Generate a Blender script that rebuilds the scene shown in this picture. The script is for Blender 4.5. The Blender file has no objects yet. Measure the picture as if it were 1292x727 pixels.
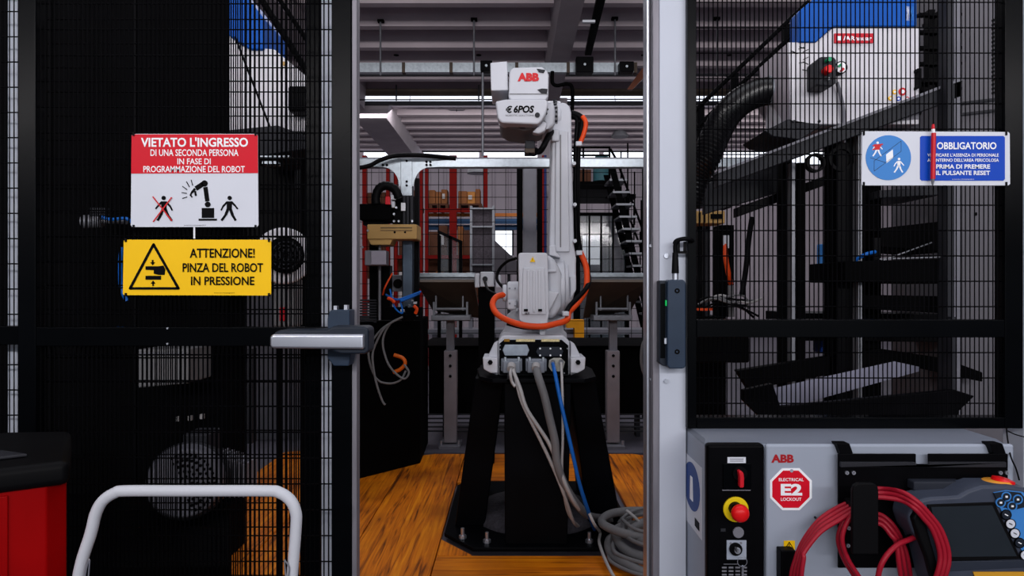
import bpy, bmesh, math, random
from mathutils import Vector, Matrix
random.seed(7)
S = bpy.context.scene
COL = S.collection
PI = math.pi
# ------------------------------------------------------------------ camera
F, CX, CY, CZ = 867.0, 646.0, 363.5, 1.34
cam = bpy.data.cameras.new('camera'); cam.sensor_width = 36; cam.lens = 36*F/1292
cam.clip_start = 0.05; cam.clip_end = 200
co = bpy.data.objects.new('camera', cam); COL.objects.link(co)
co.location = (0, 0, CZ); co.rotation_euler = (PI/2, 0, 0)
S.camera = co
# ------------------------------------------------------------------ world (overcast daylight, comes in by the open side behind the camera)
w = bpy.data.worlds.new('world'); S.world = w; w.use_nodes = True
bg = w.node_tree.nodes['Background']; bg.inputs[0].default_value = (0.80, 0.88, 1.0, 1); bg.inputs[1].default_value = 0.16
# ------------------------------------------------------------------ skylights, doorway daylight, added roof fill
def area(name, loc, rot, sx, sy, power, col):
    l = bpy.data.lights.new(name, 'AREA'); l.shape = 'RECTANGLE'; l.size = sx; l.size_y = sy
    l.energy = power; l.color = col
    o = bpy.data.objects.new(name, l); COL.objects.link(o); o.location = loc; o.rotation_euler = rot
    return o
area('skylight_front', (0.6, 1.4, 5.4), (math.radians(10), 0, 0), 7, 2.2, 110, (0.88, 0.93, 1.0))
area('skylight_middle', (0, 7.0, 5.4), (0, 0, 0), 9, 1.6, 260, (0.96, 0.95, 1.0))
area('skylight_rear', (0, 15.6, 5.3), (math.radians(25), 0, 0), 22, 1.0, 480, (1.0, 0.96, 0.97))
area('daylight_doorway', (1.5, -5.5, 2.8), (math.radians(88), 0, math.radians(8)), 6.0, 4.0, 100, (0.88, 0.93, 1.0))
area('roof_fill_behind', (0, -6.0, 3.9), (math.radians(136), 0, 0), 16, 1.2, 1650, (1.0, 0.96, 0.98))  # added fill lamp behind the camera, tilted up to brighten the roof
S.view_settings.view_transform = 'Standard'; S.view_settings.look = 'None'
S.view_settings.gamma = 1; S.view_settings.use_curve_mapping = False
S.view_settings.exposure = -0.12

# ------------------------------------------------------------------ helpers
def P(px, py, d):
    """photograph pixel at real distance d (metres along +Y) -> place in the hall"""
    return Vector(((px-CX)/F*d, d, CZ-(py-CY)/F*d))
def X(px, d): return (px-CX)/F*d
def Z(py, d): return CZ-(py-CY)/F*d
def lin(c):
    r = []
    for v in c[:3]:
        v /= 255.0
        r.append(v/12.92 if v <= 0.04045 else ((v+0.055)/1.055)**2.4)
    return (*r, 1)
MATS = {}
def M(name, rgb, rough=0.5, metal=0.0, var=0.12, scale=6.0, bump=0.0, emit=0, aniso=None, spec=0.22):
    if name in MATS: return MATS[name]
    m = bpy.data.materials.new(name); m.use_nodes = True
    nt = m.node_tree; b = nt.nodes['Principled BSDF']
    tc = nt.nodes.new('ShaderNodeTexCoord'); mp = nt.nodes.new('ShaderNodeMapping')
    if aniso: mp.inputs['Scale'].default_value = aniso
    no = nt.nodes.new('ShaderNodeTexNoise'); no.inputs['Scale'].default_value = scale; no.inputs['Detail'].default_value = 5
    nt.links.new(tc.outputs['Object'], mp.inputs[0]); nt.links.new(mp.outputs[0], no.inputs['Vector'])
    cr = nt.nodes.new('ShaderNodeValToRGB')
    c = lin(rgb)
    cr.color_ramp.elements[0].position = 0.3; cr.color_ramp.elements[1].position = 0.7
    cr.color_ramp.elements[0].color = (*[v*(1-var) for v in c[:3]], 1)
    cr.color_ramp.elements[1].color = (*[min(1, v*(1+var)) for v in c[:3]], 1)
    nt.links.new(no.outputs['Fac'], cr.inputs[0]); nt.links.new(cr.outputs[0], b.inputs['Base Color'])
    mr = nt.nodes.new('ShaderNodeMapRange'); mr.inputs['To Min'].default_value = max(0.03, rough-0.08); mr.inputs['To Max'].default_value = min(1, rough+0.08)
    nt.links.new(no.outputs['Fac'], mr.inputs['Value']); nt.links.new(mr.outputs[0], b.inputs['Roughness'])
    b.inputs['Metallic'].default_value = metal
    b.inputs['Specular IOR Level'].default_value = spec
    if bump:
        bp = nt.nodes.new('ShaderNodeBump'); bp.inputs['Strength'].default_value = bump; bp.inputs['Distance'].default_value = 0.01
        nt.links.new(no.outputs['Fac'], bp.inputs['Height']); nt.links.new(bp.outputs[0], b.inputs['Normal'])
    if emit:
        b.inputs['Emission Color'].default_value = c; b.inputs['Emission Strength'].default_value = emit
    MATS[name] = m
    return m
def glass(name, rgb, alpha):
    if name in MATS: return MATS[name]
    m = bpy.data.materials.new(name); m.use_nodes = True; nt = m.node_tree
    b = nt.nodes['Principled BSDF']; b.inputs['Base Color'].default_value = lin(rgb); b.inputs['Roughness'].default_value = 0.08
    t = nt.nodes.new('ShaderNodeBsdfTransparent'); mx = nt.nodes.new('ShaderNodeMixShader'); mx.inputs[0].default_value = alpha
    nt.links.new(t.outputs[0], mx.inputs[1]); nt.links.new(b.outputs[0], mx.inputs[2])
    nt.links.new(mx.outputs[0], nt.nodes['Material Output'].inputs[0])
    MATS[name] = m
    return m

WLOC = {}
def basis(axis):
    a = axis.normalized()
    up = Vector((0, 0, 1)) if abs(a.z) < 0.95 else Vector((0, 1, 0))
    u = a.cross(up).normalized(); v = u.cross(a).normalized()
    return a, u, v
class MB:
    def __init__(s): s.bm = bmesh.new()
    def poly(s, verts, faces):
        vs = [s.bm.verts.new(v) for v in verts]
        for f in faces:
            try: s.bm.faces.new([vs[i] for i in f])
            except ValueError: pass
        return s
    def box(s, x0, x1, y0, y1, z0, z1):
        v = [(x, y, z) for z in (z0, z1) for y in (y0, y1) for x in (x0, x1)]
        return s.poly(v, [(0, 2, 3, 1), (4, 5, 7, 6), (0, 1, 5, 4), (2, 6, 7, 3), (0, 4, 6, 2), (1, 3, 7, 5)])
    def pbox(s, x0, y0, x1, y1, d, t):
        """box whose front face shows as the pixel rectangle at distance d, t metres deep"""
        return s.box(X(x0, d), X(x1, d), d, d+t, Z(y1, d), Z(y0, d))
    def prism(s, pts, off):
        n = len(pts); off = Vector(off)
        a = [Vector(p) for p in pts]
        v = a+[p+off for p in a]
        return s.poly(v, [tuple(range(n)), tuple(range(2*n-1, n-1, -1))]+[(i, i+n, (i+1) % n+n, (i+1) % n) for i in range(n)])
    def pp(s, pts, d, t):
        return s.prism([P(x, y, d) for x, y in pts], (0, t, 0))
    def pdisc(s, cx, cy, r, d, t, n=28, ry=None, a0=0.0):
        ry = ry or r
        return s.pp([(cx+r*math.cos(a0+2*PI*i/n), cy+ry*math.sin(a0+2*PI*i/n)) for i in range(n)], d, t)
    def pring(s, cx, cy, r0, r1, d, t, n=28):
        q = []
        for i in range(n):
            c, sn = math.cos(2*PI*i/n), math.sin(2*PI*i/n)
            a, b = P(cx+r0*c, cy+r0*sn, d), P(cx+r1*c, cy+r1*sn, d)
            q += [a, b, a+Vector((0, t, 0)), b+Vector((0, t, 0))]
        fs = []
        for i in range(n):
            k, j = 4*i, 4*((i+1) % n)
            fs += [(k, k+1, j+1, j), (k+2, j+2, j+3, k+3), (k, j, j+2, k+2), (k+1, k+3, j+3, j+1)]
        return s.poly(q, fs)
    def pbar(s, p, q, wd, d, t):
        p, q = Vector(p), Vector(q); n = (q-p).normalized(); n = Vector((-n.y, n.x))*wd/2
        return s.pp([p+n, q+n, q-n, p-n], d, t)
    def cyl(s, p0, p1, r0, r1=None, n=16, cap=True):
        p0, p1 = Vector(p0), Vector(p1); r1 = r0 if r1 is None else r1
        a, u, v = basis(p1-p0)
        vs = [p+(u*math.cos(2*PI*i/n)+v*math.sin(2*PI*i/n))*r for p, r in ((p0, r0), (p1, r1)) for i in range(n)]
        fs = [(i, (i+1) % n, (i+1) % n+n, i+n) for i in range(n)]
        if cap: fs += [tuple(range(n-1, -1, -1)), tuple(range(n, 2*n))]
        return s.poly(vs, fs)
    def tube(s, pts, r, n=8, sub=6, closed=False, ripple=0.0, rn=1):
        """smooth round tube through points (Catmull-Rom)"""
        pts = [Vector(p) for p in pts]; L = len(pts); c = []
        if L > 2 and sub > 1:
            rng = L if closed else L-1
            for i in range(rng):
                if closed: p0, p1, p2, p3 = pts[i-1], pts[i], pts[(i+1) % L], pts[(i+2) % L]
                else: p0, p1, p2, p3 = pts[max(i-1, 0)], pts[i], pts[i+1], pts[min(i+2, L-1)]
                for k in range(sub):
                    t = k/sub
                    c.append(0.5*((2*p1)+(p2-p0)*t+(2*p0-5*p1+4*p2-p3)*t*t+(3*p1-p0-3*p2+p3)*t**3))
            if not closed: c.append(pts[-1])
        else: c = pts
        m = len(c); rings = []; prev = None
        for i in range(m):
            tg = (c[(i+1) % m]-c[i-1]) if closed else (c[min(i+1, m-1)]-c[max(i-1, 0)])
            a = tg.normalized()
            if prev is None: _, u, _v = basis(a)
            else: u = (prev-a*prev.dot(a)).normalized()
            prev = u; v = a.cross(u)
            rr = r*(1+(ripple if i % 2 else 0))
            rings.append([s.bm.verts.new(c[i]+(u*math.cos(2*PI*k/n)+v*math.sin(2*PI*k/n))*rr) for k in range(n)])
        for i in range(m if closed else m-1):
            A, B = rings[i], rings[(i+1) % m]
            for k in range(n): s.bm.faces.new((A[k], A[(k+1) % n], B[(k+1) % n], B[k]))
        if not closed: s.bm.faces.new(rings[0][::-1]); s.bm.faces.new(rings[-1])
        return s
    def ptube(s, pts, r, **k):
        return s.tube([P(*p) for p in pts], r, **k)
    def lathe(s, prof, origin, axis=(0, 0, 1), n=24):
        o = Vector(origin); a, u, v = basis(Vector(axis)); rings = []
        for r, h in prof:
            rings.append([s.bm.verts.new(o+a*h+(u*math.cos(2*PI*k/n)+v*math.sin(2*PI*k/n))*max(r, 1e-4)) for k in range(n)])
        for A, B in zip(rings, rings[1:]):
            for k in range(n): s.bm.faces.new((A[k], A[(k+1) % n], B[(k+1) % n], B[k]))
        s.bm.faces.new(rings[0][::-1]); s.bm.faces.new(rings[-1])
        return s
    def build(s, name, m, parent=None, bevel=0.0, seg=2, smooth=50, kind=None, tag=None):
        bm = s.bm
        bmesh.ops.recalc_face_normals(bm, faces=bm.faces)
        if bevel:
            es = [e for e in bm.edges if len(e.link_faces) == 2 and e.calc_face_angle(0) > math.radians(28)]
            bmesh.ops.bevel(bm, geom=es, offset=bevel, segments=seg, affect='EDGES', clamp_overlap=True, profile=0.5)
        for f in bm.faces: f.smooth = True
        for e in bm.edges:
            if len(e.link_faces) != 2 or e.calc_face_angle(0) > math.radians(smooth): e.smooth = False
        xs = [v.co.copy() for v in bm.verts]
        lo = Vector([min(v[i] for v in xs) for i in range(3)]); hi = Vector([max(v[i] for v in xs) for i in range(3)])
        loc = Vector(((lo.x+hi.x)/2, (lo.y+hi.y)/2, lo.z))
        bmesh.ops.translate(bm, verts=bm.verts, vec=-loc)
        me = bpy.data.meshes.new(name); bm.to_mesh(me); bm.free(); me.materials.append(m)
        o = bpy.data.objects.new(name, me); COL.objects.link(o)
        if bevel:
            wm = o.modifiers.new('weighted_normal', 'WEIGHTED_NORMAL'); wm.keep_sharp = True; wm.weight = 80
        WLOC[o] = loc
        if parent: o.parent = parent; o.location = loc-WLOC[parent]
        else: o.location = loc
        if kind: o['kind'] = kind
        if tag: settag(o, *tag)
        return o
def settag(o, label, cat, group=None):
    o['label'] = label; o['category'] = cat
    if group: o['group'] = group
    return o
def thing(name, loc, label, cat, group=None):
    o = bpy.data.objects.new(name, None); COL.objects.link(o); o.location = loc; o.empty_display_size = 0.1
    WLOC[o] = Vector(loc)
    return settag(o, label, cat, group)
def copy_tree(o, parent=None):
    c = o.copy(); COL.objects.link(c); c.parent = parent; WLOC[c] = WLOC[o].copy()
    for ch in list(o.children): copy_tree(ch, c)
    return c
def text(s, org, right, up, width, height, m, parent, name='lettering', bold=0.0, shear=0.0, lift=0.0006):
    """flat letters fitted into width x height; org = lower left corner"""
    cu = bpy.data.curves.new('t', 'FONT'); cu.body = s; cu.size = 1; cu.offset = bold*0.75+0.004; cu.shear = shear
    cu.resolution_u = 3
    ob = bpy.data.objects.new('t', cu); COL.objects.link(ob)
    bpy.context.view_layer.update()
    me = ob.to_mesh(); vs = [v.co.copy() for v in me.vertices]; fs = [tuple(p.vertices) for p in me.polygons]
    ob.to_mesh_clear(); bpy.data.objects.remove(ob); bpy.data.curves.remove(cu)
    x0, x1 = min(v.x for v in vs), max(v.x for v in vs); y0, y1 = min(v.y for v in vs), max(v.y for v in vs)
    right = Vector(right).normalized(); up = Vector(up).normalized(); n = right.cross(up)
    bm = bmesh.new(); q = [bm.verts.new(Vector(org)+right*((v.x-x0)/(x1-x0)*width)+up*((v.y-y0)/(y1-y0)*height)+n*lift) for v in vs]
    for f in fs:
        try: bm.faces.new([q[i] for i in f])
        except ValueError: pass
    loc = Vector(org); bmesh.ops.translate(bm, verts=bm.verts, vec=-loc)
    mm = bpy.data.meshes.new(name); bm.to_mesh(mm); bm.free(); mm.materials.append(m)
    o = bpy.data.objects.new(name, mm); COL.objects.link(o); WLOC[o] = loc
    o.parent = parent; o.location = loc-WLOC[parent]; o['kind'] = 'thing'
    return o
def ptext(s, x0, y0, x1, y1, d, m, parent, **k):
    a = P(x0, y1, d); b = P(x1, y0, d)
    return text(s, a, (1, 0, 0), (0, 0, 1), b.x-a.x, b.z-a.z, m, parent, **k)
def person(mb, cx, top, h, d, t, flip=1, arms=True):
    """walking pictogram in pixels"""
    def q(x, y): return (cx+flip*x*h, top+y*h)
    mb.pdisc(*q(0.02, 0.09), 0.085*h, d, t, n=14)
    mb.pp([q(-.10, .22), q(.12, .22), q(.10, .55), q(-.09, .55)], d, t)
    for a, b, wd in (((-.08, .25), (-.24, .42), .075), ((-.24, .42), (-.32, .58), .06), ((.10, .25), (.24, .40), .075), ((.24, .40), (.34, .52), .06),
                     ((-.04, .52), (-.14, .76), .11), ((-.14, .76), (-.30, .98), .09), ((.05, .52), (.13, .76), .11), ((.13, .76), (.26, .98), .09)):
        mb.pbar(q(*a), q(*b), wd*h, d, t)

# ------------------------------------------------------------------ materials
m_black = M('black_paint', (5, 5, 7), 0.42, 0, 0.3, 9, spec=0.04)
m_blackgloss = M('black_powder_coat', (3, 4, 6), 0.26, 0, 0.35, 3, spec=0.05)
m_blackmatt = M('matt_black', (4, 4, 5), 0.7, 0, 0.3, 9, spec=0.03)
m_rubber = M('black_rubber', (7, 7, 9), 0.55, spec=0.08)
m_white = M('white_paint', (192, 195, 202), 0.42, 0, 0.04, 4)
m_postwhite = M('grey_white_powder_coat', (186, 192, 204), 0.4, 0, 0.05, 3)
m_cab = M('light_grey_cabinet_paint', (150, 158, 172), 0.45, 0, 0.05, 3)
m_robot = M('robot_light_grey', (190, 192, 199), 0.38, 0, 0.04, 5)
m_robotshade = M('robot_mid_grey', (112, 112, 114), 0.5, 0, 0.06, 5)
m_galv = M('galvanised_steel', (160, 168, 174), 0.38, 0.85, 0.16, 25)
m_alu = M('brushed_aluminium', (190, 194, 204), 0.33, 0.85, 0.03, 4)
m_chan = M('aluminium_channel', (122, 120, 127), 0.5, 0.35, 0.2, 8, aniso=(6, 6, 0.6))
m_steel = M('grey_steel', (120, 122, 128), 0.45, 0.5, 0.15, 12)
m_grey = M('mid_grey_paint', (112, 112, 120), 0.5)
m_dgrey = M('dark_grey_paint', (38, 39, 44), 0.5, spec=0.15)
m_lock = M('blue_grey_plastic', (36, 50, 68), 0.42, 0, 0.08, 20)
m_lockd = M('dark_blue_grey_plastic', (26, 33, 44), 0.45, 0, 0.08, 20)
m_red = M('signal_red', (196, 24, 38), 0.4, 0, 0.05)
m_signred = M('sign_red', (204, 10, 36), 0.45, 0, 0.03, spec=0.15)
m_redcab = M('trolley_red', (142, 0, 2), 0.42, 0, 0.1, spec=0.08)
m_yellow = M('sign_yellow', (244, 194, 16), 0.45, 0, 0.03, spec=0.15)
m_signwhite = M('sign_white', (206, 210, 219), 0.45, 0, 0.03, spec=0.15)
m_signblue = M('sign_blue', (4, 66, 178), 0.45, 0, 0.03, spec=0.15)
m_lblue = M('sign_light_blue', (62, 128, 198), 0.45, 0, 0.03, spec=0.15)
m_ink = M('print_black', (8, 8, 10), 0.5, spec=0.04)
m_inkw = M('print_white', (236, 238, 242), 0.5, 0, 0.02)
m_inkr = M('print_red', (200, 30, 36), 0.5)
m_blue = M('machine_blue', (6, 78, 164), 0.5, 0, 0.08, spec=0.15)
m_orange = M('orange_hose', (214, 70, 22), 0.45)
m_bcable = M('blue_cable', (16, 92, 176), 0.4)
m_wcable = M('grey_white_cable', (165, 163, 163), 0.5)
m_gcable = M('grey_cable', (104, 104, 106), 0.55)
m_redcable = M('red_cable', (150, 18, 38), 0.42)
m_gold = M('tan_resin_block', (176, 140, 84), 0.5)
m_concrete = M('painted_concrete', (84, 82, 92), 0.55, 0, 0.2, 3)
m_roof = M('precast_roof', (164, 150, 156), 0.85, 0, 0.12, 1.2)
m_roofrib = M('precast_roof_rib', (196, 184, 190), 0.85, 0, 0.08, 1.5)
m_beam = M('concrete_beam', (168, 160, 166), 0.8, 0, 0.08, 2)
m_wall = M('corrugated_wall', (150, 143, 152), 0.7, 0, 0.06, 1)
m_sidewall = M('side_wall_plaster', (110, 104, 112), 0.85)
m_sky = M('daylight_glass', (236, 242, 255), 0.3, emit=1.5)
m_rackred = M('rack_red', (124, 16, 12), 0.6, spec=0.08)
m_rackblue = M('rack_blue', (40, 84, 130), 0.5)
m_rackorange = M('rack_orange', (206, 118, 44), 0.5)
m_carton = M('carton_brown', (150, 96, 58), 0.8, 0, 0.2)
m_carton2 = M('carton_dark', (92, 58, 42), 0.8, 0, 0.2)
m_carton3 = M('carton_tan', (204, 138, 74), 0.8, 0, 0.15)
m_paper = M('white_paper', (210, 206, 206), 0.7)
m_green = M('green_button', (14, 140, 92), 0.35)
m_teal = M('teal_paint', (70, 120, 130), 0.5)
m_brown = M('dusty_brown_steel', (70, 60, 52), 0.55, 0.3, 0.2)
m_copper = M('reddish_copper', (84, 46, 32), 0.4, 0.6)
m_screen = M('dark_screen', (34, 40, 46), 0.22, 0, 0.1)
m_smoke = glass('smoked_glass', (26, 32, 36), 0.8)
# stained wood
def wood(sc=(15, 0.75, 15)):
    m = bpy.data.materials.new('orange_stained_wood'); m.use_nodes = True; nt = m.node_tree; b = nt.nodes['Principled BSDF']
    tc = nt.nodes.new('ShaderNodeTexCoord'); mp = nt.nodes.new('ShaderNodeMapping'); mp.inputs['Scale'].default_value = sc
    oi = nt.nodes.new('ShaderNodeObjectInfo'); ad = nt.nodes.new('ShaderNodeVectorMath'); ad.operation = 'ADD'
    cb = nt.nodes.new('ShaderNodeCombineXYZ'); mu = nt.nodes.new('ShaderNodeMath'); mu.operation = 'MULTIPLY'; mu.inputs[1].default_value = 31
    nt.links.new(oi.outputs['Random'], mu.inputs[0]); nt.links.new(mu.outputs[0], cb.inputs[0]); nt.links.new(mu.outputs[0], cb.inputs[1])
    nt.links.new(tc.outputs['Object'], ad.inputs[0]); nt.links.new(cb.outputs[0], ad.inputs[1]); nt.links.new(ad.outputs[0], mp.inputs[0])
    n1 = nt.nodes.new('ShaderNodeTexNoise'); n1.inputs['Scale'].default_value = 2.2; n1.inputs['Detail'].default_value = 8; n1.inputs['Distortion'].default_value = 1.4
    nt.links.new(mp.outputs[0], n1.inputs['Vector'])
    n2 = nt.nodes.new('ShaderNodeTexNoise'); n2.inputs['Scale'].default_value = 1.7; n2.inputs['Detail'].default_value = 4
    nt.links.new(ad.outputs[0], n2.inputs['Vector'])
    cr = nt.nodes.new('ShaderNodeValToRGB'); e = cr.color_ramp.elements
    e[0].position = 0.30; e[0].color = lin((96, 44, 4)); e[1].position = 0.74; e[1].color = lin((238, 146, 16))
    x = e.new(0.46); x.color = lin((202, 106, 6))
    nt.links.new(n1.outputs['Fac'], cr.inputs[0])
    mx = nt.nodes.new('ShaderNodeMix'); mx.data_type = 'RGBA'; mx.blend_type = 'MULTIPLY'; mx.inputs[0].default_value = 0.75
    cr2 = nt.nodes.new('ShaderNodeValToRGB'); cr2.color_ramp.elements[0].position = 0.33; cr2.color_ramp.elements[0].color = (0.30, 0.22, 0.16, 1); cr2.color_ramp.elements[1].position = 0.55; cr2.color_ramp.elements[1].color = (1, 1, 1, 1)
    nt.links.new(n2.outputs['Fac'], cr2.inputs[0]); nt.links.new(cr.outputs[0], mx.inputs[6]); nt.links.new(cr2.outputs[0], mx.inputs[7])
    nt.links.new(mx.outputs[2], b.inputs['Base Color']); b.inputs['Roughness'].default_value = 0.5; b.inputs['Specular IOR Level'].default_value = 0.2
    bp = nt.nodes.new('ShaderNodeBump'); bp.inputs['Strength'].default_value = 0.25; bp.inputs['Distance'].default_value = 0.004
    nt.links.new(n1.outputs['Fac'], bp.inputs['Height']); nt.links.new(bp.outputs[0], b.inputs['Normal'])
    return m
m_wood = wood()
m_wood_across = wood((0.75, 15, 15))

# ================================================================== THE SETTING
floor = MB().box(-14, 14, -3, 22, -0.2, -0.028).build('floor', m_concrete, kind='structure')
# stained boards laid round the robot, each board a piece
def board(pts, z=0.0, t=0.027, m=None):
    MB().prism([(x, y, z-t) for x, y in pts], (0, 0, t)).build('board', m or m_wood, floor, bevel=0.002, seg=1)
g = 0.0025
for x0, x1, y0, y1 in ((-1.86, -1.30, 2.2, 5.86), (-1.30, -0.815, 2.2, 5.45), ):
    board([(x0+g, y0), (x1-g, y0), (x1-g, y1), (x0+g, y1-0.22 if x0 > -1.5 else y1-0.25)])
board([(-0.815+g, 1.9), (-0.38-g, 1.9), (-0.38-g, 5.55), (-0.62, 5.55), (-0.815+g, 5.46)])
for y0, y1 in ((1.9, 2.45), (2.45, 2.98), (2.98, 3.44)):
    board([(-0.38+g, y0+g), (0.78, y0+g), (0.78, y1-g), (-0.38+g, y1-g)], m=m_wood_across)
board([(-0.38+g, 4.74), (0.70, 4.74), (0.70, 5.15-g), (-0.38+g, 5.15-g)], m=m_wood_across)
board([(-0.38+g, 5.15+g), (0.70, 5.15+g), (0.70, 5.55), (-0.38+g, 5.55)], m=m_wood_across)
board([(-0.38+g, 3.445), (-0.20, 3.445), (-0.375, 3.66), (-0.38+g, 3.66)])
board([(0.70+g, 3.0), (1.22-g, 3.0), (1.22-g, 5.40), (0.98, 5.55), (0.70+g, 5.55)])
board([(1.22+g, 3.0), (1.75, 3.0), (1.75, 5.05), (1.22+g, 5.36)])
# rear grey kerb the boards end at
MB().box(-0.72, 1.72, 5.60, 6.9, -0.03, -0.004).build('trim_1', m_concrete, kind='structure')

# corrugated back wall
HZ = 5.6
def corrugated(y, x0, x1, z0, z1, pitch=0.5, dep=0.05):
    mb = MB(); pts = []; x = x0
    while x < x1:
        for dx, dy in ((0, 0), (0.36, 0), (0.41, dep), (0.45, dep)): pts.append((x+dx*pitch/0.5, y-dy))
        x += pitch
    n = len(pts); v = [(a, b, z0) for a, b in pts]+[(a, b, z1) for a, b in pts]
    v += [(a, y+0.1, z0) for a, b in (pts[0], pts[-1])]+[(a, y+0.1, z1) for a, b in (pts[0], pts[-1])]
    fs = [(i, i+1, n+i+1, n+i) for i in range(n-1)]+[(2*n, 2*n+1, 2*n+3, 2*n+2), (0, n, 2*n+2, 2*n), (n-1, 2*n+1, 2*n+3, 2*n-1)]
    mb.poly(v, fs); return mb
YB = 21.3
corrugated(YB, -14, 14, -0.03, 5.12).build('wall_back', m_wall, kind='structure', smooth=20)
MB().box(-14.2, -14, -3, 21.5, -0.03, 7.0).build('wall_left', m_sidewall, kind='structure')
MB().box(14, 14.2, -3, 21.5, -0.03, 7.0).build('wall_right', m_sidewall, kind='structure')
# window band on top of the back wall
wn = MB().box(-14, 14, YB, YB+0.1, 5.12, 5.18).box(-14, 14, YB, YB+0.1, 5.55, 5.62).build('window_1', m_dgrey, kind='structure')
x = -13.9
while x < 13.9:
    MB().box(x, x+1.72, YB+0.02, YB+0.05, 5.18, 5.55).build('pane', m_sky, wn)
    MB().box(x+1.72, x+1.86, YB-0.02, YB+0.1, 5.18, 5.55).build('mullion', m_roofrib, wn)
    x += 1.86
# roof: front bay slab, clerestory step, rear bay slab, ribs across
ceil_ = MB().box(-14, 14, -3, 15.2, 5.85, 6.0).build('ceiling', m_roof, kind='structure')
def rib(y, zb, h, wb=0.16, wt=0.42, m=None):
    MB().prism([(-14, y-wb/2, zb), (-14, y+wb/2, zb), (-14, y+wt/2, zb+h), (-14, y-wt/2, zb+h)], (28, 0, 0)).build('roof_rib', m or m_roofrib, ceil_)
y = 8.3
for y in (5.2, 6.25, 7.3, 8.35, 9.35, 10.35, 11.25, 12.25, 13.25, 14.1): rib(y, 5.6, 0.25)
MB().box(-14, 14, 14.93, 15.0, 5.53, 5.67).build('edge_beam', m_brown, ceil_)
MB().box(-14, 14, 15.0, 15.2, 5.67, 5.86).build('roof_edge', m_roofrib, ceil_)
ceil2 = MB().box(-14, 14, 15.6, 21.5, 5.85, 6.0).build('ceiling', m_roof, kind='structure')
wn2 = MB().box(-14, 14, 15.52, 15.60, 5.48, 5.565).build('window_2', m_dgrey, kind='structure')
x = -13.9
while x < 13.9:
    MB().prism([(x, 15.5, 5.565), (x+2.3, 15.5, 5.565), (x+2.3, 15.6, 5.80), (x, 15.6, 5.80)], (0, 0.02, 0)).build('pane', m_sky, wn2)
    x += 2.32
for y in (16.1, 16.8, 17.5, 18.2, 18.9, 19.6, 20.3, 20.95):
    MB().prism([(-14, y-0.1, 5.55), (-14, y+0.1, 5.55), (-14, y+0.25, 5.85), (-14, y-0.25, 5.85)], (28, 0, 0)).build('roof_rib', m_roofrib, ceil2)
# main beams running in depth
MB().prism([(0.66, 4.0, 5.22), (0.98, 4.0, 5.22), (1.02, 4.0, 5.9), (0.60, 4.0, 5.9)], (0, 10.9, 0)).build('main_beam', m_beam, ceil_)
MB().prism([(-3.60, 15.6, 5.20), (-2.85, 15.6, 5.20), (-2.75, 15.6, 5.9), (-3.70, 15.6, 5.9)], (0, 5.7, 0)).build('main_beam', m_beam, ceil2)
MB().prism([(-3.60, 4.0, 5.22), (-3.2, 4.0, 5.22), (-3.15, 4.0, 5.9), (-3.65, 4.0, 5.9)], (0, 10.9, 0)).build('main_beam', m_beam, ceil_)
MB().box(0.55, 1.15, 14.3, 14.9, -0.03, 5.3).build('column', m_beam, ceil_)
MB().box(-14, 14, 13.2, 13.26, 5.42, 5.46).build('conduit', m_dgrey, ceil_)
MB().cyl((-14, 9.9, 5.52), (14, 9.9, 5.52), 0.02, n=8).build('conduit', m_dgrey, ceil_)
# lit openings in the back wall
def opening(n, x0, y0, x1, y1):
    a = MB(); d = YB-0.06
    a.pbox(x0-2, y0-2, x0, y1, d-0.04, 0.06).pbox(x1, y0-2, x1+2, y1, d-0.04, 0.06).pbox(x0-2, y0-2, x1+2, y0, d-0.04, 0.06)
    o = a.build('door_%d' % n, m_blackmatt, kind='structure')
    MB().pbox(x0, y0, x1, y1, d-0.01, 0.02).build('pane', m_sky, o)
    return o
opening(1, 625, 291, 646, 322); opening(2, 735, 297, 757, 334); opening(3, 462, 318, 486, 330)

# ================================================================== overhead services
b0 = 11.0
bt = thing('busbar_trunking', P(620, 91, b0), 'long galvanised busbar trunking hung below the concrete roof', 'busbar')
xs = [445, 507, 567, 650, 715]
for a, b in zip([380]+xs, xs+[800]):
    MB().pbox(a+3, 79, b, 91, b0, 0.12).build('duct', m_galv, bt)
    MB().pbox(b, 78.5, b+4, 91.5, b0-0.01, 0.14).build('joint_clip', m_brown, bt)
for hx, hy in ((480, 27), (598, 25), (776, 24), (905, 24)):
    h = MB().cyl(P(hx, hy, b0+.06), P(hx, 95, b0-0.02), 0.016, n=6).build('hanger_rod', m_steel, bt)
    MB().pbox(hx-4, hy-3, hx+4, hy, b0+0.03, 0.08).build('ceiling_foot', m_blackmatt, h)
def jbox(x0, y0, x1, y1, lab):
    t = thing('junction_box', P((x0+x1)/2, y1, b0-0.1), lab, 'junction box', 'junction boxes on the trunking')
    MB().pbox(x0, y0, x1, y1, b0-0.2, 0.19).build('box_body', m_black, t, bevel=0.012)
    MB().pdisc((x0+x1)/2, (y0+y1)/2, 1.6, b0-0.215, 0.014, n=10).build('indicator', m_galv, t)
jbox(606, 76, 621, 89, 'black junction box on the trunking left of the robot head')
jbox(727, 71, 749, 91, 'black junction box below the sloping cable tray')
jbox(782, 77, 800, 90, 'black end box at the right end of the trunking')
t = thing('high_cable_tray', P(755, 0, 9.5), 'black cable tray sloping up to the roof above a junction box', 'cable tray')
MB().prism([P(757, -20, 9.0), P(769, -20, 9.0), P(746, 70, 11.0), P(738, 70, 11.0)], (0, 0.05, 0.06)).build('tray', m_black, t)
MB().pbox(735, 25, 751, 28, 9.6, 0.05).build('bracket', m_white, t)
MB().pp([(806, 92), (815, 80), (815, 95), (798, 113), (791, 113)], 11.5, 0.08).build('pipe_elbow', m_copper, tag=('short reddish brown bracket sloping under the right end of the trunking', 'bracket'))
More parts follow.
